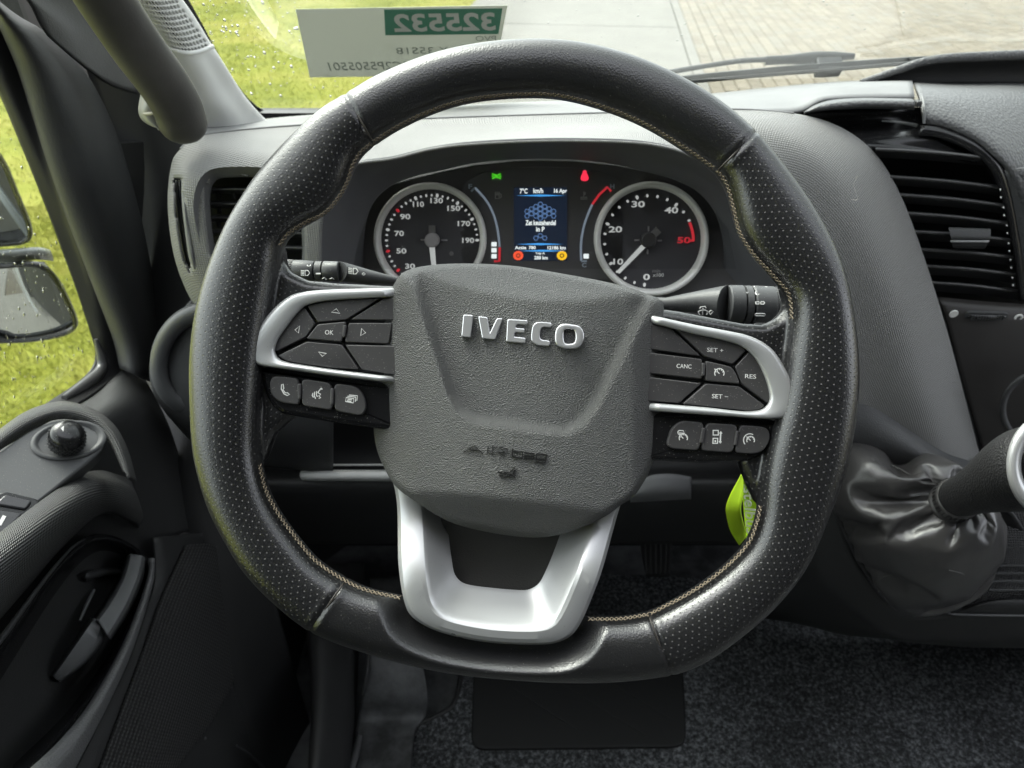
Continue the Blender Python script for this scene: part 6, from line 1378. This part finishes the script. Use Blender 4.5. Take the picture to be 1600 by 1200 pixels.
for ln in ([(1330, 697), (1360, 715), (1395, 727), (1424, 742)], [(1360, 928), (1380, 910), (1400, 895), (1428, 884)], [(1480, 892), (1500, 903), (1520, 918), (1530, 928)]):
    tube('gaiter_seam', [on_gaiter(*p) for p in ln], .0008, mat('gaiter_thread', (.10, .098, .095), .6) if 'gaiter_thread' not in MATS else MATS['gaiter_thread'], gt, n=20, k=6)
tube('gaiter_frame', [p - outn * .001 for p in spline([PY(*p) for p in base], 60, True)], .0035, rubber, gl_, n=60, k=8, closed=True)
# collar and knob
def ringp(c, r, k=40): return [c + s1 * (r * math.cos(2 * math.pi * i / k)) + u1 * (r * math.sin(2 * math.pi * i / k)) for i in range(k)]
loft('gaiter_collar', [ringp(cC - axis_d * .010, .0180), ringp(cC - axis_d * .005, .0215), ringp(cC + axis_d * .001, .0220), ringp(cC + axis_d * .004, .0190), ringp(cC + axis_d * .008, .0212), ringp(cC + axis_d * .018, .0208), ringp(cC + axis_d * .0195, .0192)], 40, boot, gl_, closed=True, cross=20, resample=False, solid=0)
for i in range(34):
    t = 2 * math.pi * i / 34; d = s1 * math.cos(t) + u1 * math.sin(t); tube('collar_stitch', [cC + axis_d * .009 + d * .0214, cC + axis_d * .0165 + d * .0211], .0007, rubber, gl_, n=2, k=5)
kA = cC + axis_d * .018; kB = PY(1650, 715, .462); kn_ax = (kB - kA)
prof = [(0, .0190), (.06, .0198), (.2, .0215), (.35, .0250), (.5, .0290), (.65, .0330), (.8, .0345), (.92, .031), (1.02, .024), (1.08, .013), (1.10, .0005)]
kdir = kn_ax.normalized(); ks = kdir.cross(FW).normalized(); ku = ks.cross(kdir)
loft('knob', [[kA + kn_ax * t + ks * (r * math.cos(2 * math.pi * i / 40)) + ku * (r * math.sin(2 * math.pi * i / 40)) for i in range(40)] for t, r in prof], 40, knobm, gl_, closed=True, cross=30, resample=False, solid=0)
tc_ = PY(1640, 727, .452)
loft('knob_trim', [[tc_ + RT * (a * .0340 * math.cos(t)) + UP * (a * .0410 * math.sin(t)) + (CAM - tc_).normalized() * z for t in [2 * math.pi * i / 48 for i in range(48)]] for a, z in ((1.02, -.014), (1.0, .002), (.93, .007), (.80, .009), (.70, .007), (.66, .001))], 48, silver, gl_, closed=True, resample=False, solid=0, cross=16)

# ------------------------------------------------------------------ key lanyard
ky = thing('key_lanyard', 'lime green key strap hanging behind the lower right of the wheel rim', 'lanyard', Matrix.Translation(PD(1160, 740, .57)))
def ribbon(nm, a, b, m, D0=.57, D1=.57, D2=None): return loft(nm, [[PD(x, y, d) for x, y, d in a], [PD(x, y, d) for x, y, d in b]], 40, m, ky, cross=5, solid=.0012)
Kc = lambda x, y: (1120 + x / 8, 720 + y / 8)
ribbon('strap', [(*Kc(305, 170), .57), (*Kc(180, 390), .572), (*Kc(115, 560), .574), (*Kc(118, 680), .575), (*Kc(170, 880), .576), (*Kc(280, 1060), .577)], [(*Kc(335, 190), .57), (*Kc(325, 430), .566), (*Kc(296, 560), .565), (*Kc(300, 680), .566), (*Kc(345, 840), .570), (*Kc(365, 960), .575)], lime)
st = ribbon('strap', [(*Kc(305, 180), .572), (*Kc(318, 420), .580), (*Kc(330, 560), .582), (*Kc(345, 740), .582), (*Kc(360, 900), .580), (*Kc(350, 980), .579)], [(*Kc(430, 200), .571), (*Kc(500, 390), .574), (*Kc(535, 560), .575), (*Kc(520, 740), .576), (*Kc(480, 860), .577), (*Kc(400, 980), .578)], lime)
SF = Frame(PD(*Kc(425, 560), .5755), (PD(*Kc(440, 860), .5765) - PD(*Kc(395, 270), .5745)), (PD(*Kc(500, 500), .573) - PD(*Kc(350, 520), .581)))
o = text('strap_text', 'estelbus', .0130, white, st, SF.m @ Matrix.Translation((0.0006, 0, .0022)), .0002, 1.0, .0002, local=False)

# ------------------------------------------------------------------ floor, mat, pedals
fl = mk('cab_floor', [(-.5, -.8, 0), (1.45, -.8, 0), (1.45, 1.02, 0), (-.5, 1.02, 0)], [(0, 1, 2, 3)], floorm, smooth=False); tag(fl, kind='structure')
fmt = thing('floor_mat', 'speckled charcoal carpet mat with black heel pad on the cab floor', 'floor mat', Matrix.Translation((.4, .6, 0)))
mo = [(640, 1260), (640, 1200), (643, 1160), (652, 1135), (680, 1120), (705, 1105), (716, 1080), (722, 1040), (730, 960), (740, 900), (1100, 905), (1250, 960), (1400, 975), (1700, 980), (1800, 1000), (1900, 1260)]
mp = [PZ(x, y, .012) for x, y in mo]; mp = [tuple(p[:2]) for p in spline(mp, 120, True)]
prism('carpet', mp, .002, .014, .004, carpet, fmt, False, Matrix.Identity(4))
bpts = [Vector((x, y, .013)) for x, y in mp[:60]]
tube('mat_binding', [PZ(x, y, .013) for x, y in mo[:10]], .004, rubber, fmt, n=60, k=8)
hpad = [PZ(x, y, .016) for x, y in ((742, 1010), (1066, 1010), (1072, 1158), (1060, 1168), (748, 1172), (736, 1160))]
prism('heel_pad', round_poly([tuple(p[:2]) for p in hpad], .015, 5), .013, .019, .002, mat('heel_pad_rubber', (.010, .0105, .011), .6, grain=300, gstr=.3), fmt, False, Matrix.Identity(4))
for (x0, y0, x1, y1) in ((800, 1075, 900, 1140), (880, 1070, 1010, 1150), (960, 1070, 1050, 1125)):
    tube('pad_groove', [PZ(x0, y0, .0188), PZ((x0 + x1) / 2, (y0 + y1) / 2, .0190), PZ(x1, y1, .0188)], .0012, rubber, fmt, n=10, k=6)
# carpet pile, nearest stretch: short fibres
n = 45000; bxp = [PZ(x, y, .014) for x, y in ((560, 1230), (1680, 1230), (1680, 900), (640, 900))]
fx = rng.uniform(min(p.x for p in bxp), max(p.x for p in bxp), n); fy = rng.uniform(min(p.y for p in bxp), max(p.y for p in bxp), n)
poly = np.array(mp); hp2 = [tuple(p[:2]) for p in hpad]
keepm = np.array([inside((x, y), mp) and not inside((x, y), hp2) for x, y in zip(fx, fy)])
fx, fy = fx[keepm], fy[keepm]; n = len(fx); a = rng.uniform(0, 6.28, n); hh = rng.uniform(.002, .006, n); le = rng.uniform(.002, .006, n); wd = .0006
V = np.empty((n, 3, 3)); V[:, 0] = np.stack([fx - np.cos(a) * wd, fy - np.sin(a) * wd, np.full(n, .013)], 1); V[:, 1] = np.stack([fx + np.cos(a) * wd, fy + np.sin(a) * wd, np.full(n, .013)], 1); V[:, 2] = np.stack([fx - np.sin(a) * le, fy + np.cos(a) * le, .013 + hh], 1)
me = bpy.data.meshes.new('pile'); me.vertices.add(3 * n); me.vertices.foreach_set('co', V.ravel()); me.loops.add(3 * n); me.loops.foreach_set('vertex_index', np.arange(3 * n, dtype=np.int32)); me.polygons.add(n); me.polygons.foreach_set('loop_start', np.arange(0, 3 * n, 3, dtype=np.int32)); me.update(); me.validate()
tag(link('pile', me, carpet, fmt, smooth=False), kind='stuff')
pdl = thing('accelerator_pedal', 'ribbed accelerator pedal deep in the dark footwell', 'pedal', Matrix.Translation(PY(1030, 890, .78)))
loft('pedal_plate', [[PY(*p) for p in r] for r in ([(1000, 835, .80), (1020, 832, .80), (1050, 834, .80)], [(1003, 870, .785), (1025, 870, .785), (1050, 870, .785)], [(1010, 900, .775), (1028, 902, .775), (1046, 900, .775)])], 12, rubber, pdl, cross=10, solid=.006)
for x in (1008, 1016, 1024, 1032, 1040, 1047): tube('rib', [PY(x, 838, .794), PY(x, 868, .780), PY(x - (x - 1028) * .1, 896, .770)], .0014, dark, pdl, n=8, k=6)
# sill step and side carpet left of the mat
sl_ = thing('footwell_side', 'worn grey floor step and black sill trim left of the mat', 'sill trim', Matrix.Translation((-.2, .6, 0)))
loft('sill_trim', [[PZ(*p) for p in r] for r in ([(470, 880, .16), (480, 1000, .16), (486, 1100, .16), (478, 1250, .16)], [(500, 880, .17), (506, 1000, .17), (504, 1100, .17), (490, 1250, .17)], [(540, 880, .12), (545, 1000, .12), (540, 1100, .12), (530, 1250, .12)], [(545, 880, .11), (549, 1000, .11), (545, 1100, .11), (535, 1250, .11)], [(570, 880, .02), (562, 1000, .02), (556, 1100, .02), (545, 1250, .02)])], 40, darker, sl_, cross=24)
loft('floor_step', [[PZ(*p) for p in r] for r in ([(575, 900, .10), (572, 1030, .08), (566, 1085, .055), (560, 1118, .03), (556, 1145, .028), (552, 1250, .03)], [(620, 900, .10), (622, 1030, .08), (620, 1085, .055), (612, 1120, .022), (606, 1145, .026), (600, 1250, .03)], [(655, 900, .10), (660, 1030, .078), (668, 1085, .05), (664, 1120, .02), (648, 1140, .024), (640, 1250, .028)])], 40, floorm, sl_, cross=20)
tube('step_edge', [PZ(562, 1150, .04), PZ(556, 1175, .04), PZ(545, 1215, .04)], [.004, .006, .005], armm, sl_, n=14, k=8)
tube('step_edge', [PZ(576, 1015, .09), PZ(574, 1050, .085), PZ(566, 1085, .06)], [.002, .003, .002], dark, sl_, n=14, k=8)

# a stray lint hair on the dash, as in the photograph
tube('lint_fibre', [PY(1340, 275, .672), PY(1334, 288, .6725), PY(1337, 300, .671), PY(1340, 312, .670), PY(1330, 312, .671)], .0002, mat('lint', (.5, .48, .45), .9), dash, n=16, k=5)
